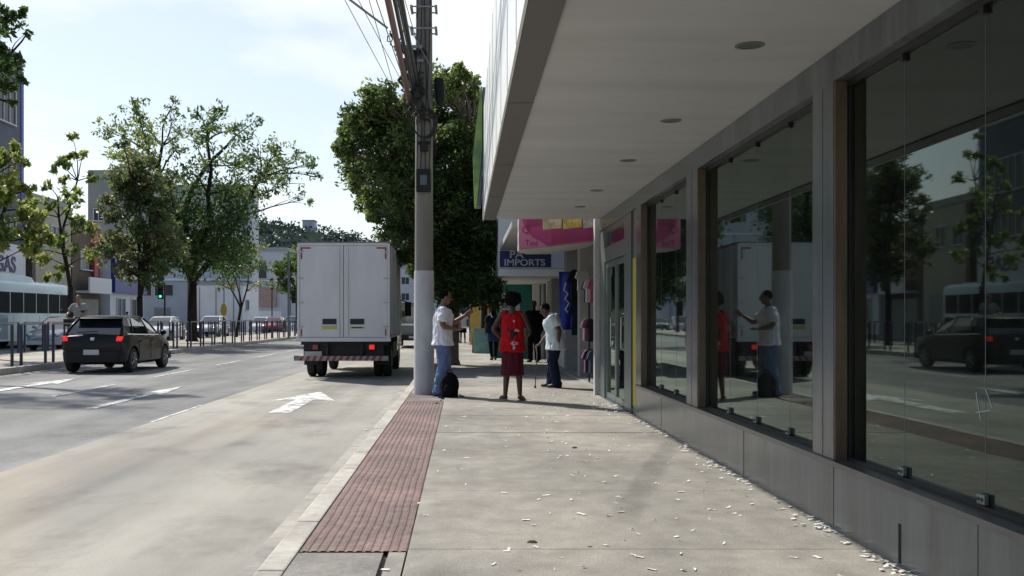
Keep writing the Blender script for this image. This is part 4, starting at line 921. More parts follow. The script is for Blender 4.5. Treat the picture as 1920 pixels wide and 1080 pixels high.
    for i in range(nb):
        c = i % 4 if i < 4 else (nb - 1 - i) % 4
        r_ = {0: .045, 3: .032}.get(c, .022)
        if c in (1, 2): 
            pass
        pl = MB().tube([B_[i] + Vector((0, 0, -.03)), Mi[i], T_[i]], [r_, r_ * .85, r_ * .8], 8).build('pillar', paint, roof, smooth=True)
    if style == 'hatch':
        for i0, i1 in ((0, 1), (nb - 1, nb - 2)):
            ox = Vector((.012 * (-1 if i0 == 0 else 1), 0, 0)); e = B_[i1].lerp(B_[i0], .25); f_ = T_[i1].lerp(T_[i0], .55); fm = Mi[i1].lerp(Mi[i0], .35)
            q4 = [B_[i0], e, fm, f_, T_[i0], Mi[i0]]
            MB().loft([[v + ox * .3 for v in q4], [v + ox * 1.6 for v in q4]]).build('quarter_panel', paint, roof, fixn=True)
    wt = MB()
    for s in (-1, 1): wt.tube([Vector((s * .775 * sc, y * k - hl, z)) for y, z in ((.35, .985), (1.2, .965), (2.2, .945), (2.95, .935))], .014, 6)
    wt.build('window_trim', 'chrome' if paint == 'black_car_paint' else 'black_plastic', gl)
    dj = MB()
    for s in (-1, 1):
        for y in (1.02, 1.92, 2.78):
            dj.box(*sorted((s * (hw - .006), s * (hw + .0035))), y * k - hl - .004, y * k - hl + .004, .34, .82)
        for y in (1.1, 2.0): dj.box(*sorted((s * (hw - .01), s * (hw + .03))), y * k - hl, y * k - hl + .16, .79, .815, )
    dj.build('door_handle', 'black_plastic', t)
    for s in (-1, 1):
        m = MB(); m.ell((s * (hw + .07), 2.72 * k - hl, 1.0), (.09, .06, .07), 10, 6); m.tube([(s * (hw - .06), 2.74 * k - hl, .95), (s * (hw + .05), 2.72 * k - hl, .98)], .02, 6); m.build('mirror', paint, t, smooth=True)
        tl = MB(); y0 = -hl; tl.prism([(s * .61 * sc, .82), (s * .73 * sc, .81), (s * .755 * sc, .93), (s * .64 * sc, .94)][::s], 'y', y0 - .002, y0 + .16)
        tl.build('tail_light', 'lamp_red' if lit else 'lens_red', t, fixn=True, bevel=.012)
        h_ = MB(); h_.ell((s * .60 * sc, hl - .16, .66), (.15, .14, .08), 12, 6); h_.build('headlight', 'chrome', t, smooth=True)
    for q_ in (MB().loft([[Vector((x * f_, y_, z)) for x, z in ((-hw + .06, .27), (hw - .06, .27), (hw - .03, .56), (-hw + .03, .56))] for y_, f_ in ((-hl + .55, 1.0), (-hl + .18, .985), (-hl + .02, .90), (-hl - .03, .78))]), MB().box(-hw + .1, hw - .1, hl - .2, hl + .02, .24, .44)): q_.build('bumper', 'black_plastic' if style == 'hatch' else paint, t, bevel=.03)
    MB().box(-.20, .20, -hl - .040, -hl - .028, .47, .60).build('licence_plate', 'plate_grey', t, bevel=.004)
    if style == 'hatch':
        s = MB(); s.box(-.56 * sc, .56 * sc, .33 * k - hl, .62 * k - hl, H - .045, H - .015); s.build('spoiler', paint, t, bevel=.01)
        MB().tube([(-.02, -hl - .003, .86), (.08, -hl - .003, .86)], .045, 10).build('emblem', 'chrome', t)
        MB().tube([(-.42, .02 - hl + .12, 1.03), (.1, .02 - hl + .13, 1.06)], .012, 6).build('rear_wiper', 'black_plastic', t)
    return t
car('black hatchback driving away in the leftmost near lane with red tail lights', 'car', (-9.31, 27.45, RZ), R(-1.5), 'black_car_paint', L_=3.95, H=1.45)
car('silver white sedan facing the camera on the far road, left of the cyclist', 'car', (-17.9, 45.2, RZ), math.pi, 'silver_car_paint', 'sedan', L_=4.4, H=1.47, lit=False)
car('white car on the far road just right of the black hatchback', 'car', (-18.1, 61, RZ), math.pi, 'white_car_paint', 'sedan', L_=4.3, lit=False)
car('white car seen behind the thick trunk of the largest median tree', 'car', (-18.1, 73, RZ), math.pi, 'white_car_paint', 'hatch', L_=4.0, H=1.55, lit=False)
car('white car next to the red one on the far road', 'car', (-18.6, 93, RZ), math.pi, 'white_car_paint', 'sedan', L_=4.3, lit=False)
car('red car on the far road between the trees and the truck', 'car', (-16.9, 90.5, RZ), math.pi, 'red_car_paint', 'hatch', L_=3.9, lit=False)
car('white car behind the red car on the far road', 'car', (-17.6, 104, RZ), math.pi, 'white_car_paint', 'sedan', L_=4.3, H=1.6, lit=False)
car('grey car on the far road closest to the truck', 'car', (-16.9, 112, RZ), math.pi, 'grey_car_paint', 'sedan', L_=4.3, lit=False)
# dark van ahead of the truck
v = empty('parked_van', (-2.35, 47, RZ), 0, 'dark van waiting ahead of the truck beside the pole', 'van')
b = MB(); b.prism([(-.9, .35), (.9, .35), (.92, 1.1), (.86, 1.15), (.78, 2.0), (.70, 2.1), (-.70, 2.1), (-.78, 2.0), (-.86, 1.15), (-.92, 1.1)], 'y', 0, 4.8); b.build('body', 'grey_car_paint', v, bevel=.05)
MB().box(-.7, .7, -.02, -.004, 1.2, 1.9).build('rear_window', 'car_glass', v); MB().box(-.84, .84, -.12, .02, .35, .62).build('bumper', 'black_plastic', v, bevel=.02)
MB().box(-.80, .80, -.03, -.004, 1.04, 1.14).build('trim_band', 'white_car_paint', v)
for s in (-1, 1):
    MB().box(*sorted((s * .68, s * .86)), -.03, .02, .72, 1.0).build('tail_light', 'lamp_orange' if s < 0 else 'lens_red', v, bevel=.01)
    for y in (.8, 3.8): wheel(v, (s * .80, y, .34), .34, .2, s)
    m = MB(); m.box(*sorted((s * .98, s * 1.16)), 3.6, 3.72, 1.2, 1.5); m.box(*sorted((s * .8, s * 1.0)), 3.64, 3.68, 1.3, 1.34); m.build('mirror', 'black_plastic', v)
MB().box(-.2, .2, -.13, -.122, .45, .57).build('licence_plate', 'plate_grey', v)

# ---- box truck
mat('truck_box', (.60, .59, .61), .5, var=.09, vscale=1.5, stretch=(1, 1, .4)); mat('truck_box_side', (.42, .41, .42), .5, var=.1, vscale=1.5); mat('seam_grey', (.16, .16, .17), .6); mat('vent_dark', (.02, .025, .035), .5); mat('sticker_yellow', (.45, .43, .10), .6); mat('sticker_white', (.5, .5, .48), .6); mat('reflector_red', (.22, .02, .03), .4); mat('reflector_white', (.26, .24, .24), .4); mat('chassis', (.018, .016, .016), .7, var=.3)
TX0, TX1, TYR = -3.79, -1.70, 23.1
tk = empty('box_truck', ((TX0 + TX1) / 2, TYR, RZ), 0, 'white box truck seen from behind with closed double doors', 'truck')
hw = (TX1 - TX0) / 2; bz0, bz1, BL = .93, 3.10, 4.0
bx = MB().box(-hw, hw, .03, BL, bz0, bz1).build('cargo_box', 'truck_box_side', tk, bevel=.02)
f = MB(); f.box(-hw - .01, -hw + .045, -.01, .05, bz0, bz1); f.box(hw - .045, hw + .01, -.01, .05, bz0, bz1); f.box(-hw + .045, hw - .045, -.01, .05, bz1 - .05, bz1 + .01); f.box(-hw - .03, hw + .03, -.03, .06, bz0 - .07, bz0 + .02)
f.build('door_surround', 'truck_box', bx, bevel=.006)
rt = MB().box(-hw - .02, hw + .02, -.015, BL + .02, bz1 + .011, bz1 + .035).build('roof_edge', 'seam_grey', bx)
for s in (-1, 1):
    a, b = (-hw + .05, -.006) if s < 0 else (.006, hw - .05)
    d = MB().box(a, b, .0, .03, bz0 + .03, bz1 - .055).build('cargo_door', 'truck_box', tk, bevel=.006)
    g = MB()
    for z in (1.2, 1.75, 2.3, 2.9): x = a + .02 if s < 0 else b - .02; g.box(x - .06, x + .06, -.016, -.001, z - .02, z + .02)
    g.build('hinge', 'truck_box_side', d)
    g = MB(); xr_ = -.10 if s < 0 else .10; g.tube([(xr_, -.02, bz0 + .04), (xr_, -.02, bz1 - .08)], .011, 8); 
    for z in (1.1, 1.9, 2.7): g.box(xr_ - .025, xr_ + .025, -.03, -.001, z - .02, z + .02)
    g.build('locking_bar', 'truck_box', d)
    vx = -.32 if s < 0 else .31
    vv = MB(); vv.box(vx - .16, vx + .16, -.012, -.001, 1.25, 1.38); v_ = vv.build('vent', 'vent_dark', d, bevel=.004)
    vl = MB()
    for z in (1.275, 1.3, 1.325, 1.35): vl.box(vx - .14, vx + .14, -.018, -.012, z, z + .01)
    vl.build('louvre', 'chassis', v_)
    if s < 0: MB().box(vx - .17, vx + .18, -.004, -.001, 1.14, 1.22).build('sticker', 'sticker_yellow', d)
    else: 
        MB().box(vx - .16, vx + .17, -.004, -.001, 1.155, 1.20).build('sticker', 'sticker_yellow', d); MB().box(vx - .12, vx + .12, -.006, -.004, 1.165, 1.19).build('sticker_line', 'chassis', d)
    rr_ = MB(); x = -hw + .085 if s < 0 else hw - .085; rr_.box(x - .018, x + .018, -.004, -.001, bz1 - .36, bz1 - .09); x2 = x - s * .018; rr_.box(*sorted((x2, x2 - s * .19)), -.004, -.001, bz1 - .125, bz1 - .09); rr_.box(x - .016 + s * .0, x + .016, -.004, -.001, bz0 + .06, bz0 + .22)
    rr_.build('corner_reflector', 'reflector_red', d)
MB().box(-.006, .006, .004, .02, bz0 + .03, bz1 - .055).build('door_gap', 'vent_dark', bx)
sr = MB()
for y in np.arange(.5, BL, .5): sr.box(hw - .001, hw + .012, y - .012, y + .012, bz0 + .02, bz1 - .02); sr.box(-hw - .012, -hw + .001, y - .012, y + .012, bz0 + .02, bz1 - .02)
sr.build('side_rib', 'truck_box', bx)
sd_ = MB(); 
for y in (.25, 1.8, 3.3): sd_.box(hw + .012, hw + .016, y, y + .30, bz0 + .03, bz0 + .08)
sd_.build('side_reflector', 'reflector_red', bx)
ch = MB(); ch.box(-.45, -.36, .1, 6.2, .62, .86); ch.box(.36, .45, .1, 6.2, .62, .86)
for y in (.15, 1.0, 2.2, 3.4): ch.box(-hw + .05, hw - .05, y, y + .10, .78, .92)
ch.box(-.35, .35, 1.1, 2.3, .45, .8); ch.box(-hw + .1, hw - .15, .22, .26, .46, .86); ch.box(hw - .35, hw - .05, 1.9, 3.3, .42, .8); ch.box(-hw + .05, -hw + .4, 2.0, 3.2, .45, .8)
ch.build('chassis', 'chassis', tk)
bm_ = MB(); bm_.box(-hw + .02, hw - .03, .02, .08, .42, .53); bu = bm_.build('rear_bumper', 'reflector_white', tk, bevel=.005)
st_ = MB(); x = -hw + .02
while x < hw - .16: st_.prism([(x, .422), (x + .07, .422), (x + .12, .528), (x + .05, .528)], 'y', .015, .0195); x += .15
st_.build('red_stripe', 'reflector_red', bu, fixn=True)
for xq in (-.42, .36): MB().box(xq, xq + .06, .08, .3, .5, .8).build('bumper_bracket', 'chassis', bu)
MB().box(-hw - .1, -hw + .02, .05, .16, .42, .54).build('side_marker', 'rail_grey', tk, bevel=.01)
for s, m in ((-1, 'lens_red'), (1, 'lamp_red')):
    x = s * .62 if s > 0 else -.68
    lb = MB().box(x - .16, x + .10, .16, .22, .66, .80).build('lamp_unit', 'chassis', tk, bevel=.01); MB().box(x - .05, x + .07, .145, .16, .675, .785).build('lens', m, lb, bevel=.01)
MB().box(-.92, -.52, .17, .19, .50, .63).build('licence_plate', 'plate_grey', tk, bevel=.004)
for s in (-1, 1):
    MB().box(*sorted((s * (hw - .36), s * (hw - .05))), .62, .64, .30, .80).build('mudflap', 'rubber', tk)
    for j, off in enumerate((.14, .36)): wheel(tk, (s * (hw - off), 1.35, .38), .38, .19, s)
    wheel(tk, (s * (hw - .2), 4.85, .38), .38, .21, s)
    st = MB(); 
cb = MB(); cb.prism([(4.2, .5), (6.0, .5), (6.02, 1.3), (5.75, 2.15), (5.5, 2.3), (4.25, 2.3)], 'x', -.95, .95); cab = cb.build('cab', 'white_car_paint', tk, bevel=.05)
MB().prism([(5.0, 1.35), (5.85, 1.35), (5.62, 2.05), (5.0, 2.05)], 'x', .952, .962).build('side_window', 'car_glass', cab); MB().prism([(5.0, 1.35), (5.85, 1.35), (5.62, 2.05), (5.0, 2.05)], 'x', -.962, -.952).build('side_window', 'car_glass', cab)
for s in (-1, 1):
    m = MB(); m.box(*sorted((s * 1.06, s * 1.24)), 5.75, 5.83, 1.45, 1.85); m.tube([(s * .95, 5.7, 1.9), (s * 1.12, 5.78, 1.85)], .015, 6); m.build('wing_mirror', 'black_plastic', cab)

# ---- bus
mat('bus_white', (.52, .72, .80), .35, coat=.4); mat('bus_glass', (.012, .018, .022), .5, spec=.04, var=.3, vscale=.5); mat('bus_blue', (.02, .22, .36), .35, coat=.4)
bs = empty('city_bus', (-21.8, 53.2, RZ), math.pi, 'pale bus with dark windows and blue panel behind the fence at the left edge', 'bus')
# local: front at +y (towards the camera), its left side (-x local) faces the median
HWB = 1.27
def ring(y, ins=0., top=3.12): return [Vector((x, y, z)) for x, z in ((-HWB + ins, .35), (HWB - ins, .35), (HWB - ins, 2.72), (HWB - .08 - ins, 2.98), (HWB - .32 - ins, top), (-HWB + .32 + ins, top), (-HWB + .08 + ins, 2.98), (-HWB + ins, 2.72))]
bb = MB().loft([ring(0, .12, 3.05), ring(.12, .02), ring(.4), ring(11.4), ring(11.85, .05), ring(12, .2, 3.0)]).build('body', 'bus_white', bs, fixn=True, smooth=True, autos=28)
for s in (-1, 1):
    MB().box(*sorted((s * (HWB + .001), s * (HWB + .012))), .3, 11.6, 1.62, 2.58).build('window_band', 'black_plastic', bb)
    for q in range(8): MB().box(*sorted((s * (HWB + .012), s * (HWB + .02))), .45 + q * 1.4, .45 + q * 1.4 + 1.33, 1.66, 2.54).build('window', 'bus_glass', bb)
    for q in range(9): MB().box(*sorted((s * (HWB + .013), s * (HWB + .03))), .39 + q * 1.4, .44 + q * 1.4, 1.62, 2.58).build('window_pillar', 'bus_white', bb)
    MB().box(*sorted((s * (HWB + .001), s * (HWB + .01))), 7.6, 11.7, .45, 1.55).build('blue_panel', 'bus_blue', bb)
    for y in (2.8, 9.2): 
        wheel(bs, (s * (HWB - .16), y, .48), .48, .28, s); MB().cyl((y, .5), .60, 'x', *sorted((s * (HWB + .002), s * (HWB + .008))), 24).build('wheel_arch', 'black_plastic', bb)
    jn = MB(); 
    for y in (1.4, 2.8, 4.2, 5.6, 7.0): jn.box(*sorted((s * (HWB + .0), s * (HWB + .006))), y, y + .015, .5, 1.5)
    jn.build('panel_joint', 'rail_grey', bb)
MB().prism([(8.2, .9), (8.75, 1.15), (8.75, .65)], 'x', -HWB - .016, -HWB - .010).build('white_arrow', 'letter_white', bb)
ac = MB(); ac.loft([[Vector((x, y, z)) for x, z in ((-.95, 3.08), (.95, 3.08), (.9, 3.08 + h_), (-.9, 3.08 + h_))] for y, h_ in ((3.9, .06), (4.2, .27), (5.0, .33), (9.5, .33), (10.2, .1))]); ac.build('roof_unit', 'bus_white', bs, fixn=True, bevel=.03)
MB().box(-.8, .8, 1.2, 2.6, 3.1, 3.2).build('roof_hatch', 'bus_white', bs, bevel=.03); MB().box(-1.1, 1.1, 12.0, 12.03, 1.3, 2.7).build('windscreen', 'car_glass', bs)
MB().box(-.9, .9, -.02, .0, 1.7, 2.6).build('rear_window', 'car_glass', bs)

# ================= PEOPLE
mat('skin_brown', (.17, .085, .05), .55, var=.1, vscale=8); mat('skin_dark', (.075, .035, .022), .55, var=.1, vscale=8); mat('skin_tan', (.26, .14, .095), .55, var=.1, vscale=8)
mat('hair_black', (.007, .006, .006), .95, spec=.05, bump=.8, bscale=90); mat('hair_grey', (.12, .11, .10), .9, bump=.8, bscale=90); mat('eye_dark', (.01, .01, .01), .3); mat('lip', (.14, .05, .04), .6)
mat('jeans', (.10, .16, .30), .9, var=.35, vscale=6, bump=.3, bscale=12); mat('cloth_white', (.66, .66, .72), .9, var=.05, bump=.4, bscale=10); mat('cloth_paleblue', (.50, .58, .62), .9, var=.05, bump=.4, bscale=10); mat('cloth_navy', (.012, .018, .04), .9, spec=.1, bump=.4, bscale=10); mat('cloth_black', (.008, .008, .010), .9, spec=.1, bump=.4, bscale=10)
mat('cloth_red', (.38, .010, .014), .85, spec=.1, var=.12, vscale=5, bump=.4, bscale=10); mat('cloth_maroon', (.085, .014, .022), .9, spec=.1, var=.1, bump=.4, bscale=10); mat('cloth_grey', (.26, .27, .27), .9, var=.1, bump=.4, bscale=10); mat('cloth_blue', (.03, .05, .13), .9, spec=.1, bump=.4, bscale=10); mat('cloth_pink', (.55, .12, .20), .9); mat('sandal', (.35, .28, .22), .7); mat('shoe_dark', (.015, .014, .014), .6); mat('shoe_blue', (.06, .12, .28), .7)
V = Vector
def wrinkle(o, amp=.006, sc=(11, 11, 5), seed=0):
    me = o.data; n = len(me.vertices); nr = [v.normal.copy() for v in me.vertices]
    for v, q in zip(me.vertices, nr):
        p = V((v.co.x * sc[0] + seed, v.co.y * sc[1], v.co.z * sc[2])); a = noise.noise(p) + .5 * noise.noise(p * 2.3)
        v.co += q * (amp * (1 - 2.2 * abs(a)))
    me.update()
def remesh(o, vox, sm=3):
    m = o.modifiers.new('r', 'REMESH'); m.mode = 'VOXEL'; m.voxel_size = vox; m.use_smooth_shade = True
    s = o.modifiers.new('s', 'SMOOTH'); s.factor = .5; s.iterations = sm; bake(o); o.data.shade_smooth()
    return o
def person(label, loc, rz, H=1.75, skin='skin_brown', pose=None, top=None, bottom=None, shoes=None, hair='hair_black', hstyle='short', fine=True, face_dir=(0, 1, 0), build=1.0, sleeve=.55, topend=.88, neckline=0., hands=None, group=None, tights=None):
    J = dict(pelvis=(0, 0, .95), waist=(0, .0, 1.10), chest=(0, .01, 1.29), neck=(0, -.015, 1.47), head=(0, .02, 1.63),
             shr=(.175, -.005, 1.41), shl=(-.175, -.005, 1.41), elr=(.25, -.03, 1.13), ell=(-.25, -.03, 1.13), wrr=(.25, .06, .88), wrl=(-.25, .06, .88),
             hpr=(.09, 0, .92), hpl=(-.09, 0, .92), knr=(.10, .03, .50), knl=(-.10, .03, .50), anr=(.11, -.01, .085), anl=(-.11, -.01, .085), tor=None, tol=None)
    if pose: J.update(pose)
    for s in 'rl':
        if J['to' + s] is None: a = V(J['an' + s]); J['to' + s] = (a.x * 1.15, a.y + .15, a.z - .055)
    k = H / 1.75; J = {a: V(b) * k for a, b in J.items()}
    t = empty('person', loc, rz, label, 'person', group); B = build * k
    side = (J['shr'] - J['shl']).normalized(); fd = V(face_dir).normalized()
    b = MB()
    def torso(mb, g=0., z0=0):
        mb.tube([J['pelvis'] - V((0, 0, .10 * k)), J['pelvis'], J['waist'], J['chest'], (J['chest'] + J['neck']) / 2 + V((0, 0, .03 * k)), J['neck'] - V((0, 0, .02))], [(.12 * B + g, .09 * B + g), (.165 * B + g, .115 * B + g), (.14 * B + g, .105 * B + g), (.165 * B + g, .12 * B + g), (.15 * B + g, .095 * B + g), (.06 * B + g * .4, .055 * B + g * .4)], 18, side=side)
    torso(b)
    b.tube([J['neck'] - V((0, 0, .06 * k)), J['neck'] + V((0, 0, .02)), J['head'] - V((0, 0, .04 * k))], [.062 * B, .052 * k, .05 * k], 12)
    # head
    rt = fd.cross(V((0, 0, 1))).normalized(); up = rt.cross(fd).normalized(); HM = Matrix((rt, fd, up)).transposed(); hc = J['head']
    b.ell(hc + up * .018 * k, (.073 * k, .092 * k, .100 * k), 16, 10, mtx=HM)
    b.ell(hc + fd * .022 * k - up * .055 * k, (.054 * k, .066 * k, .062 * k), 14, 8, mtx=HM)
    b.tube([hc + fd * .088 * k + up * .015 * k, hc + fd * .112 * k - up * .022 * k, hc + fd * .09 * k - up * .03 * k], [.010 * k, .016 * k, .012 * k], 8)
    for s in (-1, 1): b.ell(hc + rt * s * .076 * k - up * .005, (.012 * k, .020 * k, .032 * k), 8, 6, mtx=HM)
    for s in 'rl':
        b.tube([J['sh' + s] + (V((0, 0, 0)) - side * (.06 * k) * (1 if s == 'r' else -1)), J['sh' + s], J['sh' + s].lerp(J['el' + s], .5), J['el' + s]], [.05 * B, .054 * B, .046 * B, .037 * B], 12)
        b.tube([J['el' + s], J['el' + s].lerp(J['wr' + s], .3), J['wr' + s]], [.037 * B, .040 * B, .025 * k], 12)
        b.tube([J['hp' + s], J['hp' + s].lerp(J['kn' + s], .4), J['kn' + s]], [.088 * B, .078 * B, .052 * B], 14)
        b.tube([J['kn' + s], J['kn' + s].lerp(J['an' + s], .35), J['an' + s]], [.052 * B, .054 * B, .035 * k], 12)
        an, to = J['an' + s], J['to' + s]; z = V((0, 0, .03 * k))
        b.tube([an - (to - an).normalized() * .05 * k + V((0, 0, -.045 * k)), an + V((0, 0, -.03 * k)), to.lerp(an, .3) , to + (to - an).normalized() * .03 * k * V((1, 1, 0)).length], [(.03 * k, .028 * k), (.035 * k, .04 * k), (.042 * k, .028 * k), (.030 * k, .012 * k)], 12, side=rt if abs(rt.x) > .2 else V((1, 0, 0)))
        # hand
        w_ = J['wr' + s]; d = (w_ - J['el' + s]).normalized(); hd = (hands or {}).get(s, {}); d = V(hd.get('dir', d)).normalized(); pn = V(hd.get('palm', (-1 if s == 'r' else 1, 0, 0))); pn = (pn - d * pn.dot(d)).normalized(); sv = d.cross(pn)
        if sv.dot(fd) < 0: sv = -sv   # thumb side towards the front
        cu = hd.get('curl', .5)
        b.tube([w_ - d * .01, w_ + d * .04 * k, w_ + d * .085 * k], [(.026 * k, .02 * k), (.040 * k, .017 * k), (.041 * k, .015 * k)], 10, side=sv)
        if fine:
            for i, (o_, ln) in enumerate(((.031, .070), (.011, .078), (-.010, .073), (-.030, .058))):
                p = w_ + d * .08 * k + sv * o_ * k; pts = [p]; dd = d.copy()
                for q in range(3): dd = (dd + pn * cu * (.35 + .12 * q) + sv * o_ * 1.2).normalized(); p = p + dd * ln * k / 3; pts.append(p)
                b.tube(pts, [.0105 * k, .0098 * k, .009 * k, .0075 * k], 7)
            p = w_ + d * .025 * k + sv * .030 * k; b.tube([p, p + (sv * .8 + d * .7 + pn * .2).normalized() * .035 * k, p + (sv * .5 + d * .9 + pn * .4).normalized() * .065 * k], [.014 * k, .011 * k, .008 * k], 7)
    body = b.build('body', skin, t, fixn=False)
    remesh(body, .0075 if fine else .013, 2 if fine else 2)
    # hair
    h = MB()
    if hstyle == 'afro':
        rr = random.Random(3); hcx = hc + up * .045 * k - fd * .015 * k
        h.ell(hcx, (.14 * k, .14 * k, .132 * k), 18, 12, mtx=HM)
        for q in range(110):
            v = V([rr.gauss(0, 1) for _ in range(3)]).normalized()
            if v.dot(fd) > .55 and v.z < .35: continue
            f9 = rr.uniform(.92, 1.12); h.ell(hcx + V((v.x * .124 * f9, v.y * .124, v.z * .112 * f9)) * k, (.026 * k, .026 * k, .026 * k), 6, 4)
    elif hstyle == 'cap':
        h.ell(hc + up * .055 * k, (.083 * k, .100 * k, .068 * k), 16, 8, mtx=HM); h.prism([(-.06, .06), (.06, .06), (.045, .17), (-.045, .17)], 'z', -.006, .006)
        h.v = h.v[:-8] + [tuple(hc + up * .045 * k + HM @ V(v) * k) for v in h.v[-8:]]
    elif hstyle == 'long':
        h.ell(hc + up * .035 * k - fd * .014 * k, (.084 * k, .098 * k, .100 * k), 16, 10, mtx=HM); h.tube([hc - fd * .04 * k, hc - fd * .075 * k - up * .10 * k, hc - fd * .07 * k - up * .22 * k], [(.08 * k, .05 * k), (.085 * k, .04 * k), (.05 * k, .02 * k)], 12, side=rt)
    else:
        h.ell(hc + up * .036 * k - fd * .018 * k, (.080 * k, .092 * k, .092 * k), 16, 10, mtx=HM)
    ho = h.build('hair' if hstyle != 'cap' else 'cap', hair, t); remesh(ho, .009, 1)
    if fine:
        for s in (-1, 1): MB().ell(hc + fd * .083 * k + rt * s * .030 * k + up * .012 * k, (.012 * k, .008 * k, .007 * k), 8, 6, mtx=HM).build('eye', 'eye_dark', t)
        MB().ell(hc + fd * .086 * k - up * .058 * k, (.024 * k, .008 * k, .007 * k), 8, 6, mtx=HM).build('mouth', 'lip', t)
    vx = .010 if fine else .014
    if top:
        c = MB(); z1 = topend * k; g = .029 * k
        pb = V(J['pelvis']); pb.z = z1
        c.tube([pb, J['pelvis'].lerp(pb, .4) , J['waist'], J['chest'], (J['chest'] + J['neck']) / 2 + V((0, 0, .03 * k)), J['neck'] - V((0, 0, .035 * k))], [(.196 * B + g, .150 * B + g), (.178 * B + g, .130 * B + g), (.152 * B + g, .120 * B + g), (.170 * B + g, .125 * B + g), (.150 * B + g, .095 * B + g), (.055 * B + g, .055 * B + g)], 20, side=side)
        if sleeve > 0:
            for s in 'rl':
                e = J['sh' + s].lerp(J['el' + s], min(1, sleeve)); sg_ = side * (1 if s == 'r' else -1); pts = [J['sh' + s] - sg_ * .08 * k, J['sh' + s], e]; rs_ = [.055 * B + g * .6, .058 * B + g * .7, .056 * B + g * (1 if sleeve < 1 else .3)]
                if sleeve > 1: pts.append(J['wr' + s]); rs_.append(.036 * k)
                c.tube(pts, rs_, 12)
        else:
            for s in 'rl': c.tube([J['sh' + s] - side * (.08 if s == 'r' else -.08) * k, J['sh' + s] - side * (.0 if s == 'r' else -.0) * k], [.058 * B + g * .5, .05 * B], 10)
        o = c.build('shirt', top, t); remesh(o, vx, 3); wrinkle(o, .011 if fine else .006, seed=H * 7)
    if bottom and bottom[0] != 'trousers' and tights:
        c = MB()
        for s in 'rl': c.tube([J['hp' + s], J['kn' + s], J['an' + s]], [.09 * B, .062 * B, .045 * k], 12)
        c.build('leggings', tights, t, smooth=True)
    if bottom:
        kind, m = bottom; c = MB(); g = .02 * k
        if kind == 'trousers':
            c.tube([J['pelvis'] - V((0, 0, .12 * k)), J['pelvis'] + V((0, 0, .06 * k))], [(.15 * B + g * .5, .10 * B + g * .6), (.160 * B + g * .6, .115 * B + g * .6)], 16, side=side)
            for s in 'rl':
                a = J['an' + s] - V((0, 0, .03 * k)); c.tube([J['hp' + s], J['hp' + s].lerp(J['kn' + s], .45), J['kn' + s], J['kn' + s].lerp(a, .5), a], [.098 * B + g * .5, .090 * B + g * .6, .066 * B + g, .060 * B + g, .058 * B + g * 1.1], 14)
        elif kind == 'shorts':
            c.tube([J['pelvis'] - V((0, 0, .1 * k)), J['pelvis'] + V((0, 0, .06 * k))], [(.15 * B + g, .11 * B + g), (.160 * B + g * .6, .115 * B + g * .6)], 16, side=side)
            for s in 'rl': c.tube([J['hp' + s], J['hp' + s].lerp(J['kn' + s], .85)], [.098 * B + g * .5, .075 * B + g * 1.6], 14)
        else:
            z1 = kind * k; c.tube([J['pelvis'] + V((0, 0, .04 * k)), J['pelvis'] - V((0, 0, .06 * k)), V((0, .0, (z1 + .9 * k) / 2)), V((0, .0, z1))], [(.13 * B, .10 * B), (.165 * B, .12 * B), (.172 * B + g * .5, .13 * B + g * .5), (.172 * B + g, .135 * B + g)], 22, side=V((1, 0, 0)))
        o = c.build('trousers' if kind in ('trousers',) else 'shorts' if kind == 'shorts' else 'skirt', m, t); remesh(o, vx, 3); wrinkle(o, .011 if fine else .006, (13, 13, 9) if kind == 'trousers' else (12, 12, 1.5), seed=H * 3)
    if shoes:
        for s in 'rl':
            an, to = J['an' + s], J['to' + s]; f_ = (to - an); f_.z = 0; f_.normalize(); c = MB(); a = V((an.x, an.y, 0)); sd2 = f_.cross(V((0, 0, 1)))
            if shoes == 'sandal':
                c.tube([a - f_ * .075 * k + V((0, 0, .008)), a + f_ * .05 * k + V((0, 0, .008)), a + f_ * .20 * k + V((0, 0, .008))], [(.034 * k, .009), (.036 * k, .009), (.042 * k, .009)], 10, side=sd2)
                c.tube([a + f_ * .09 * k + sd2 * .045 * k + V((0, 0, .01)), a + f_ * .10 * k + V((0, 0, .055 * k)), a + f_ * .09 * k - sd2 * .045 * k + V((0, 0, .01))], .009, 6)
            else:
                c.tube([a - f_ * .085 * k + V((0, 0, .045 * k)), a - f_ * .03 * k + V((0, 0, .055 * k)), a + f_ * .08 * k + V((0, 0, .042 * k)), a + f_ * .19 * k + V((0, 0, .03 * k))], [(.036 * k, .042 * k), (.042 * k, .052 * k), (.048 * k, .040 * k), (.036 * k, .026 * k)], 12, side=sd2)
            c.build('sandal' if shoes == 'sandal' else 'shoe', shoes, t, smooth=True)
    return t, J
# man in white T-shirt: profile, looking right
m1, J1 = person('man in white T-shirt and blue jeans gesturing beside the pole', (-.345, 16.25, 0), R(-84), 1.70, 'skin_brown',
    pose=dict(head=(0, .05, 1.62), neck=(0, .01, 1.47), elr=(.24, -.02, 1.15), wrr=(.16, .22, 1.10), ell=(-.24, .20, 1.20), wrl=(-.20, .40, 1.33), knr=(.10, .0, .50), anr=(.13, -.09, .085), knl=(-.11, .06, .50), anl=(-.12, .06, .085)),
    top='cloth_white', bottom=('trousers', 'jeans'), shoes='shoe_blue', hair='hair_black', face_dir=(0, 1, -.06), build=1.06, sleeve=.72, topend=.84, hands={'r': dict(dir=(-.3, 1, 0), palm=(-.3, 0, 1), curl=.8), 'l': dict(dir=(.1, .8, .55), palm=(1, .2, 0), curl=.25)})
gl_ = MB(); k1 = 1.70 / 1.75; hc1 = J1['head']
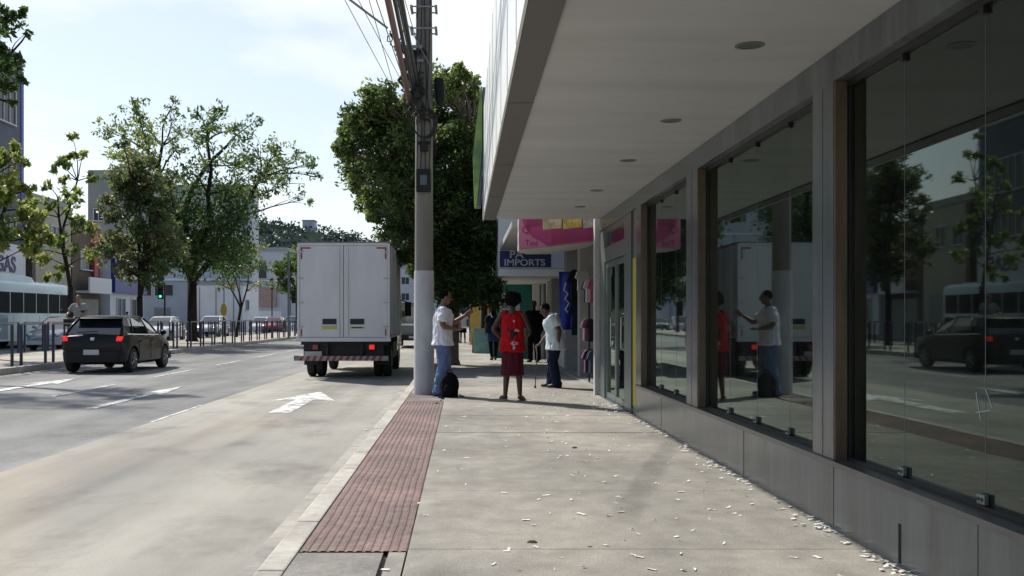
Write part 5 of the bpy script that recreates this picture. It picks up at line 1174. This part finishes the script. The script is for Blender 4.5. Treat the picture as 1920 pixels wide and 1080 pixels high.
for s in (-1, 1): gl_.box(hc1.x + s * .034 - .027, hc1.x + s * .034 + .027, hc1.y + .092, hc1.y + .100, hc1.z - .008, hc1.z + .024); gl_.tube([(hc1.x + s * .066, hc1.y + .095, hc1.z + .012), (hc1.x + s * .078, hc1.y + .01, hc1.z + .008)], .004, 5)
g_ = gl_.build('spectacles', 'eye_dark', None, bevel=.003); g_.parent = m1; 
ph = MB().box(-.035, .035, -.06, .06, -.006, .006).build('held_paper', 'paper', None); ph.location = (m1.location.x + .36, 16.12, 1.10); ph.rotation_euler = (0, R(-12), R(-80)); tag(ph, 'small white slip of paper in the hand of the man in white', 'paper')
# woman in red
m2, J2 = person('woman in bright red top and maroon skirt seen from behind, hands on hips', (.735, 15.35, 0), R(-16), 1.62, 'skin_dark',
    pose=dict(elr=(.28, .04, 1.13), wrr=(.17, .16, 1.02), ell=(-.31, -.08, 1.16), wrl=(-.19, .04, 1.00), head=(0, .03, 1.62), anr=(.13, -.02, .085), anl=(-.12, -.01, .085), tol=(-.22, .13, .03)),
    top='cloth_red', bottom=(.42, 'cloth_maroon'), shoes='sandal', hstyle='afro', build=.98, sleeve=0, topend=.80, hands={'r': dict(dir=(-.6, .6, -.5), palm=(-1, 0, 0), curl=.3), 'l': dict(dir=(.6, .6, -.5), palm=(1, 0, 0), curl=.3)})
mat('print_cream', (.50, .36, .33), .9); mat('print_dark', (.02, .01, .012), .9)
def blob(parent, x, z, rx, rz_, m, y=-.147, name='print_patch'):
    pts = [(x + rx * math.cos(a) * (1 + .25 * math.sin(3 * a + x * 40)), z + rz_ * math.sin(a) * (1 + .2 * math.cos(4 * a + z * 9))) for a in np.linspace(0, 2 * math.pi, 22)[:-1]]
    mb = MB(); ys0 = y
    def yy(px_): return ys0 + .55 * (px_) ** 2 * 3.2
    n = len(pts); mb.add([(p, yy(p), q) for p, q in pts] + [(x, yy(x), z)], [(i, (i + 1) % n, n) for i in range(n)]); return mb.build(name, m, parent)
shirt2 = [o for o in KIDS(m2) if o.name.startswith('shirt')][0]
def print_color(o, m_list, fn):
    for m in m_list: o.data.materials.append(M[m])
    me = o.data; n = len(me.polygons); c = np.empty(n * 3); me.polygons.foreach_get('center', c); c = c.reshape(-1, 3); nn = np.empty(n * 3); me.polygons.foreach_get('normal', nn); nn = nn.reshape(-1, 3)
    idx = np.array([fn(*p, *q) for p, q in zip(c, nn)], dtype=np.int32); me.polygons.foreach_set('material_index', idx)
def prn(x, y, z, nx, ny, nz_):
    if ny > -.1: return 0
    def e(cx, cz, rx, rz_, w=.2): a = math.atan2(z - cz, x - cx); return ((x - cx) / rx) ** 2 + ((z - cz) / rz_) ** 2 < 1 + w * math.sin(3 * a + cx * 30)
    if e(.055, .865, .055, .028) and not e(.06, .868, .02, .014): return 1
    if e(.055, .80, .018, .03): return 1
    if e(.04, 1.01, .05, .075, .5): return 2
    if e(-.035, 1.08, .018, .045): return 2
    if e(.085, 1.06, .035, .02, .4): return 1
    if e(.05, 1.20, .014, .018): return 1
    return 0
print_color(shirt2, ['print_cream', 'print_dark'], prn)
# elder with cane, looking left, stooped
m3, J3 = person('elderly man in pale shirt and dark trousers stooping over a walking cane', (1.62, 18.2, 0), R(84), 1.66, 'skin_dark',
    pose=dict(pelvis=(0, -.03, .92), waist=(0, .0, 1.07), chest=(0, .05, 1.24), neck=(0, .09, 1.37), head=(0, .17, 1.47), shr=(.17, .06, 1.31), shl=(-.17, .04, 1.32), ell=(-.24, -.10, 1.08), wrl=(-.20, -.08, .86), elr=(.22, .10, 1.03), wrr=(.16, .26, .84), hpr=(.09, -.03, .88), hpl=(-.09, -.03, .88), anl=(-.10, -.06, .085), anr=(.11, .06, .085)),
    top='cloth_paleblue', bottom=('trousers', 'cloth_navy'), shoes='shoe_dark', hair='hair_black', face_dir=(0, 1, -.45), build=1.12, sleeve=.7, topend=.72, hands={'r': dict(dir=(0, .6, -.5), palm=(-.2, 0, -1), curl=1.1)})
hp_ = m3.matrix_basis @ (J3['wrr'] + V((-.0, .055, -.05)))
cn_ = MB(); tip = V((xat(1003, 18.1), 18.05, .012)); cn_.tube([hp_ + V((.05, 0, .0)), hp_ + V((.02, 0, .02)), hp_ + V((-.03, 0, .0)), hp_.lerp(tip, .2), tip], [.013, .014, .013, .010, .009], 8)
cn_.v = [tuple(V(v) - tip) for v in cn_.v]; c_ = cn_.build('walking_cane', 'jamb_stone', smooth=True); c_.location = tip; tag(c_, 'thin walking cane held by the stooping elderly man', 'cane'); MB().tube([(0, 0, -.01), (0, 0, .03)], .019, 8).build('rubber_tip', 'rubber', c_)
# darker people farther on
person('person in black clothes standing in shade in front of the white columns', (xat(1001, 28.6), 28.6, 0), R(160), 1.74, 'skin_dark', top='cloth_black', bottom=('trousers', 'cloth_black'), shoes='shoe_dark', fine=False, sleeve=1.2, pose=dict(wrr=(.18, .18, .95)))
person('woman in loose navy dress and black leggings walking away', (xat(925, 30), 30, 0), R(6), 1.58, 'skin_dark', top='cloth_navy', bottom=(.62, 'cloth_blue'), shoes='shoe_dark', hstyle='long', fine=False, sleeve=.6, build=1.1, tights='cloth_black', pose=dict(anl=(-.07, -.14, .10), knl=(-.09, 0, .5), anr=(.08, .10, .085)))
person('distant person in pale top with dark hair far up the pavement', (xat(868, 50), 50, 0), R(170), 1.62, 'skin_dark', top='cloth_white', bottom=('shorts', 'cloth_black'), shoes='shoe_dark', fine=False, hstyle='long')
person('distant person in grey top beside another far up the pavement', (xat(886, 51), 51, 0), R(190), 1.60, 'skin_brown', top='cloth_grey', bottom=('trousers', 'denim'), shoes='shoe_dark', fine=False)
person('person in pink top partly hidden by the man in white T-shirt', (xat(852, 40), 40, 0), R(175), 1.62, 'skin_tan', top='cloth_pink', bottom=('trousers', 'cloth_navy'), shoes='shoe_dark', fine=False)
person('pedestrian in white shirt standing on the far pavement behind the fence', (-24.6, 74, 0), R(90), 1.7, 'skin_brown', top='cloth_white', bottom=('trousers', 'jeans'), shoes='shoe_dark', fine=False)
# backpack
bk = empty('backpack', (xat(843, 16.0), 15.98, 0), R(8), 'black backpack standing on the pavement against the legs of the man in white', 'backpack')
b = MB(); b.ell((0, 0, .19), (.155, .10, .205), 16, 10); b.box(-.13, .13, -.08, .08, .0, .2); o = b.build('bag', 'cloth_black', bk); remesh(o, .012, 6)
b = MB(); b.ell((0, -.10, .13), (.105, .05, .10), 14, 8); o = b.build('front_pocket', 'cloth_black', bk, smooth=True)
b = MB()
for s in (-1, 1): b.tube([(s * .06, .09, .37), (s * .09, .14, .28), (s * .10, .13, .14), (s * .12, .09, .04)], .014, 6)
b.build('shoulder_strap', 'black_plastic', bk); MB().tube([(-.04, 0, .385), (-.03, 0, .43), (.03, 0, .43), (.04, 0, .385)], .011, 6).build('grab_handle', 'black_plastic', bk)
MB().tube([(.15, -.02, .04), (.19, -.03, .015), (.23, -.02, .012)], .012, 6).build('loose_strap', 'black_plastic', bk)
# cyclist on the median path
CX, CYY = xat(146, 33), 33.
bi = empty('bicycle', (CX, CYY, 0), R(172), 'dark bicycle ridden along the median behind the fence', 'bicycle'); r = .36
for y in (-.52, .55):
    w_ = MB(); w_.tube([(0, y + r * math.cos(a), r + .0 + r * math.sin(a)) for a in np.linspace(0, 2 * math.pi, 26)], .02, 6); wo = w_.build('wheel', 'tyre', bi)
    sp_ = MB()
    for a in np.linspace(0, math.pi, 9)[:-1]: sp_.tube([(0, y - r * math.cos(a), r - r * math.sin(a)), (0, y + r * math.cos(a), r + r * math.sin(a))], .003, 4)
    sp_.build('spokes', 'steel', wo)
fr_ = MB(); 
for a, b in (((0, -.52, r), (0, -.05, .32)), ((0, -.05, .32), (0, -.2, .98)), ((0, -.2, .86), (0, .36, .90)), ((0, -.05, .32), (0, .40, .80)), ((0, -.52, r), (0, -.18, .84)), ((0, .55, r), (0, .36, 1.12))): fr_.tube([a, b], .018, 8)
fr_.build('frame', 'cloth_black', bi); MB().ell((0, -.22, 1.0), (.08, .14, .035), 10, 6).build('saddle', 'black_plastic', bi, smooth=True)
MB().tube([(-.31, .28, 1.30), (-.2, .36, 1.28), (0, .38, 1.22), (0, .36, 1.1), (0, .38, 1.22), (.2, .36, 1.28), (.31, .28, 1.30)], .016, 8).build('handlebar', 'black_plastic', bi)
for s in (-1, 1): MB().ell((s * .36, .36, 1.46), (.07, .02, .05), 8, 6).build('mirror', 'black_plastic', bi)
MB().box(-.14, .14, .42, .66, .98, 1.22).build('front_basket', 'black_plastic', bi, bevel=.02)
person('man in grey T-shirt riding a bicycle on the median behind the black car', (CX, CYY, .16), R(172), 1.80, 'skin_tan',
    pose=dict(pelvis=(0, -.20, 1.0), waist=(0, -.17, 1.14), chest=(0, -.10, 1.33), neck=(0, -.07, 1.51), head=(0, -.03, 1.67), shr=(.185, -.09, 1.45), shl=(-.185, -.09, 1.45), elr=(.30, .02, 1.21), ell=(-.30, .02, 1.21), wrr=(.25, .20, 1.16), wrl=(-.25, .20, 1.16),
              hpr=(.09, -.18, .95), hpl=(-.09, -.18, .95), knr=(.11, .18, .72), knl=(-.11, .12, .55), anr=(.11, .06, .32), anl=(-.11, -.10, .12)), top='cloth_grey', bottom=('trousers', 'jeans'), shoes='shoe_dark', hair='hair_grey', fine=False, build=1.08, sleeve=.7)

# ================= LITTER
rl = random.Random(77); scraps = []
def scrap_mesh(i, w_, l_):
    m = MB(); a, b = w_ / 2, l_ / 2; c = rl.uniform(.001, .01); e = rl.uniform(0, .012)
    m.add([(-b, -a, .002 + e * .3), (0, -a, .002), (b, -a, .002 + e), (-b, a, .002), (0, a, .003 + c * .3), (b, a, .002 + c)], [(0, 1, 4, 3), (1, 2, 5, 4)]); return m
protos = []
for i in range(10):
    o = scrap_mesh(i, rl.choice((.012, .018, .026, .034)), rl.choice((.022, .034, .05, .07))).build('paper_scrap', 'paper'); protos.append(o)
locs = []
for i in range(262):
    u = rl.random(); Y = 4.4 + 12.5 * (rl.random() ** 1.05)
    if u < .25: X = 2.14 - abs(rl.gauss(0, .12))
    elif u < .68: X = rl.uniform(.9, 2.1)
    else: X = rl.uniform(-.25, 1.4)
    if Y > 12 and X < .3 and rl.random() < .6: X += 1.
    locs.append((X, Y))
for px, py in ((785, 945), (722, 1070), (950, 1035), (925, 1060), (1040, 1070), (1197, 1003), (1388, 968), (1334, 957), (1330, 975), (1268, 1008), (1090, 965), (1009, 938), (1005, 1027), (1540, 985), (1580, 975), (1620, 1000), (870, 782), (960, 800), (1035, 792), (836, 800), (945, 925), (1470, 935)):
    Y = F * EYE / (py - VPY); locs.append((xat(px, Y), Y))
for i, (X, Y) in enumerate(locs):
    o = protos[i] if i < 10 else protos[rl.randrange(10)].copy()
    if i >= 10: scn.collection.objects.link(o)
    o.location = (min(X, 2.155), Y, .004); o.rotation_euler = (0, 0, rl.uniform(0, 6.28)); sc2 = rl.uniform(.5, 1.1); o.scale = (sc2, sc2, 1)
    tag(o, 'small white paper scrap lying loose on the pavement', 'paper', 'paper scraps scattered over the pavement')
m = MB()
for i in range(650):
    Y = rl.uniform(4.6, 14.4); X = 2.165 - abs(rl.gauss(0, .045)) * (1 + (rl.random() < .15) * 2)
    if noise.noise(V((Y * 1.7, 3, 1))) < .02 and rl.random() < .85: continue
    if i < 160: Y = rl.gauss(14.0, .35); X = rl.uniform(1.75, 2.15); 
    a = rl.uniform(0, 6.28); w_ = rl.uniform(.005, .011); l_ = rl.uniform(.010, .025); ca, sa = math.cos(a), math.sin(a); z = .004 + rl.random() * .012
    m.add([(X + ca * dx * l_ - sa * dy * w_, Y + sa * dx * l_ + ca * dy * w_, z + dz) for dx, dy, dz in ((-1, -1, 0), (1, -1, .003), (1, 1, .006), (-1, 1, 0))], [(0, 1, 2, 3)])
tag(m.build('paper_litter', 'paper'), 'drift of tiny torn paper along the base of the granite wall', 'litter', kind='stuff')
def lump(px, py, r, m, label, cat, name):
    Y = F * EYE / (py - VPY); mb = MB(); q = random.Random(px)
    pts = [(r * math.cos(a) * q.uniform(.6, 1.2), r * .7 * math.sin(a) * q.uniform(.6, 1.2)) for a in np.linspace(0, 6.28, 9)[:-1]]
    mb.add([(x, y, .003) for x, y in pts] + [(x * .5, y * .5, r * .35) for x, y in pts] + [(0, 0, r * .4)], [(i, (i + 1) % 8, 8 + (i + 1) % 8, 8 + i) for i in range(8)] + [(8 + i, 8 + (i + 1) % 8, 16) for i in range(8)])
    o = mb.build(name, m); o.location = (xat(px, Y), Y, 0); return tag(o, label, cat)
lump(1078, 840, .035, 'dead_leaf', 'dark crumpled leaf alone in the middle of the pavement', 'leaf', 'dead_leaf')
lump(997, 1018, .04, 'dead_leaf', 'flat brown dead leaf near the bottom of the photo', 'leaf', 'dead_leaf')
lump(1106, 1026, .016, 'dead_leaf', 'tiny dark pebble beside the near paving joint', 'pebble', 'pebble')
lump(632, 866, .035, 'dead_leaf', 'brown leaf lying against the kerb in the gutter', 'leaf', 'dead_leaf').location.z = RZ + .012
lump(687, 786, .04, 'paper', 'crumpled pale paper ball in the gutter', 'paper', 'paper_ball').location.z = RZ + .012
lump(818, 757, .05, 'dead_leaf', 'brown leaf at the corner of the ribbed paving by the pole', 'leaf', 'dead_leaf')

# scratches on the nearest window
sw = MB()
for (y0, z0, y1, z1) in ((4.46, .80, 4.50, .92), (4.36, .86, 4.42, .94), (4.50, .83, 4.38, .85)):
    sw.tube([(GX2 - .001, y0, z0), (GX2 - .001, y1, z1)], .0022, 4)
w4 = [o for o in KIDS(shop) if o.name.startswith('window')][3]; sub(sw, 'scratch_mark', 'letter_silver', w4)
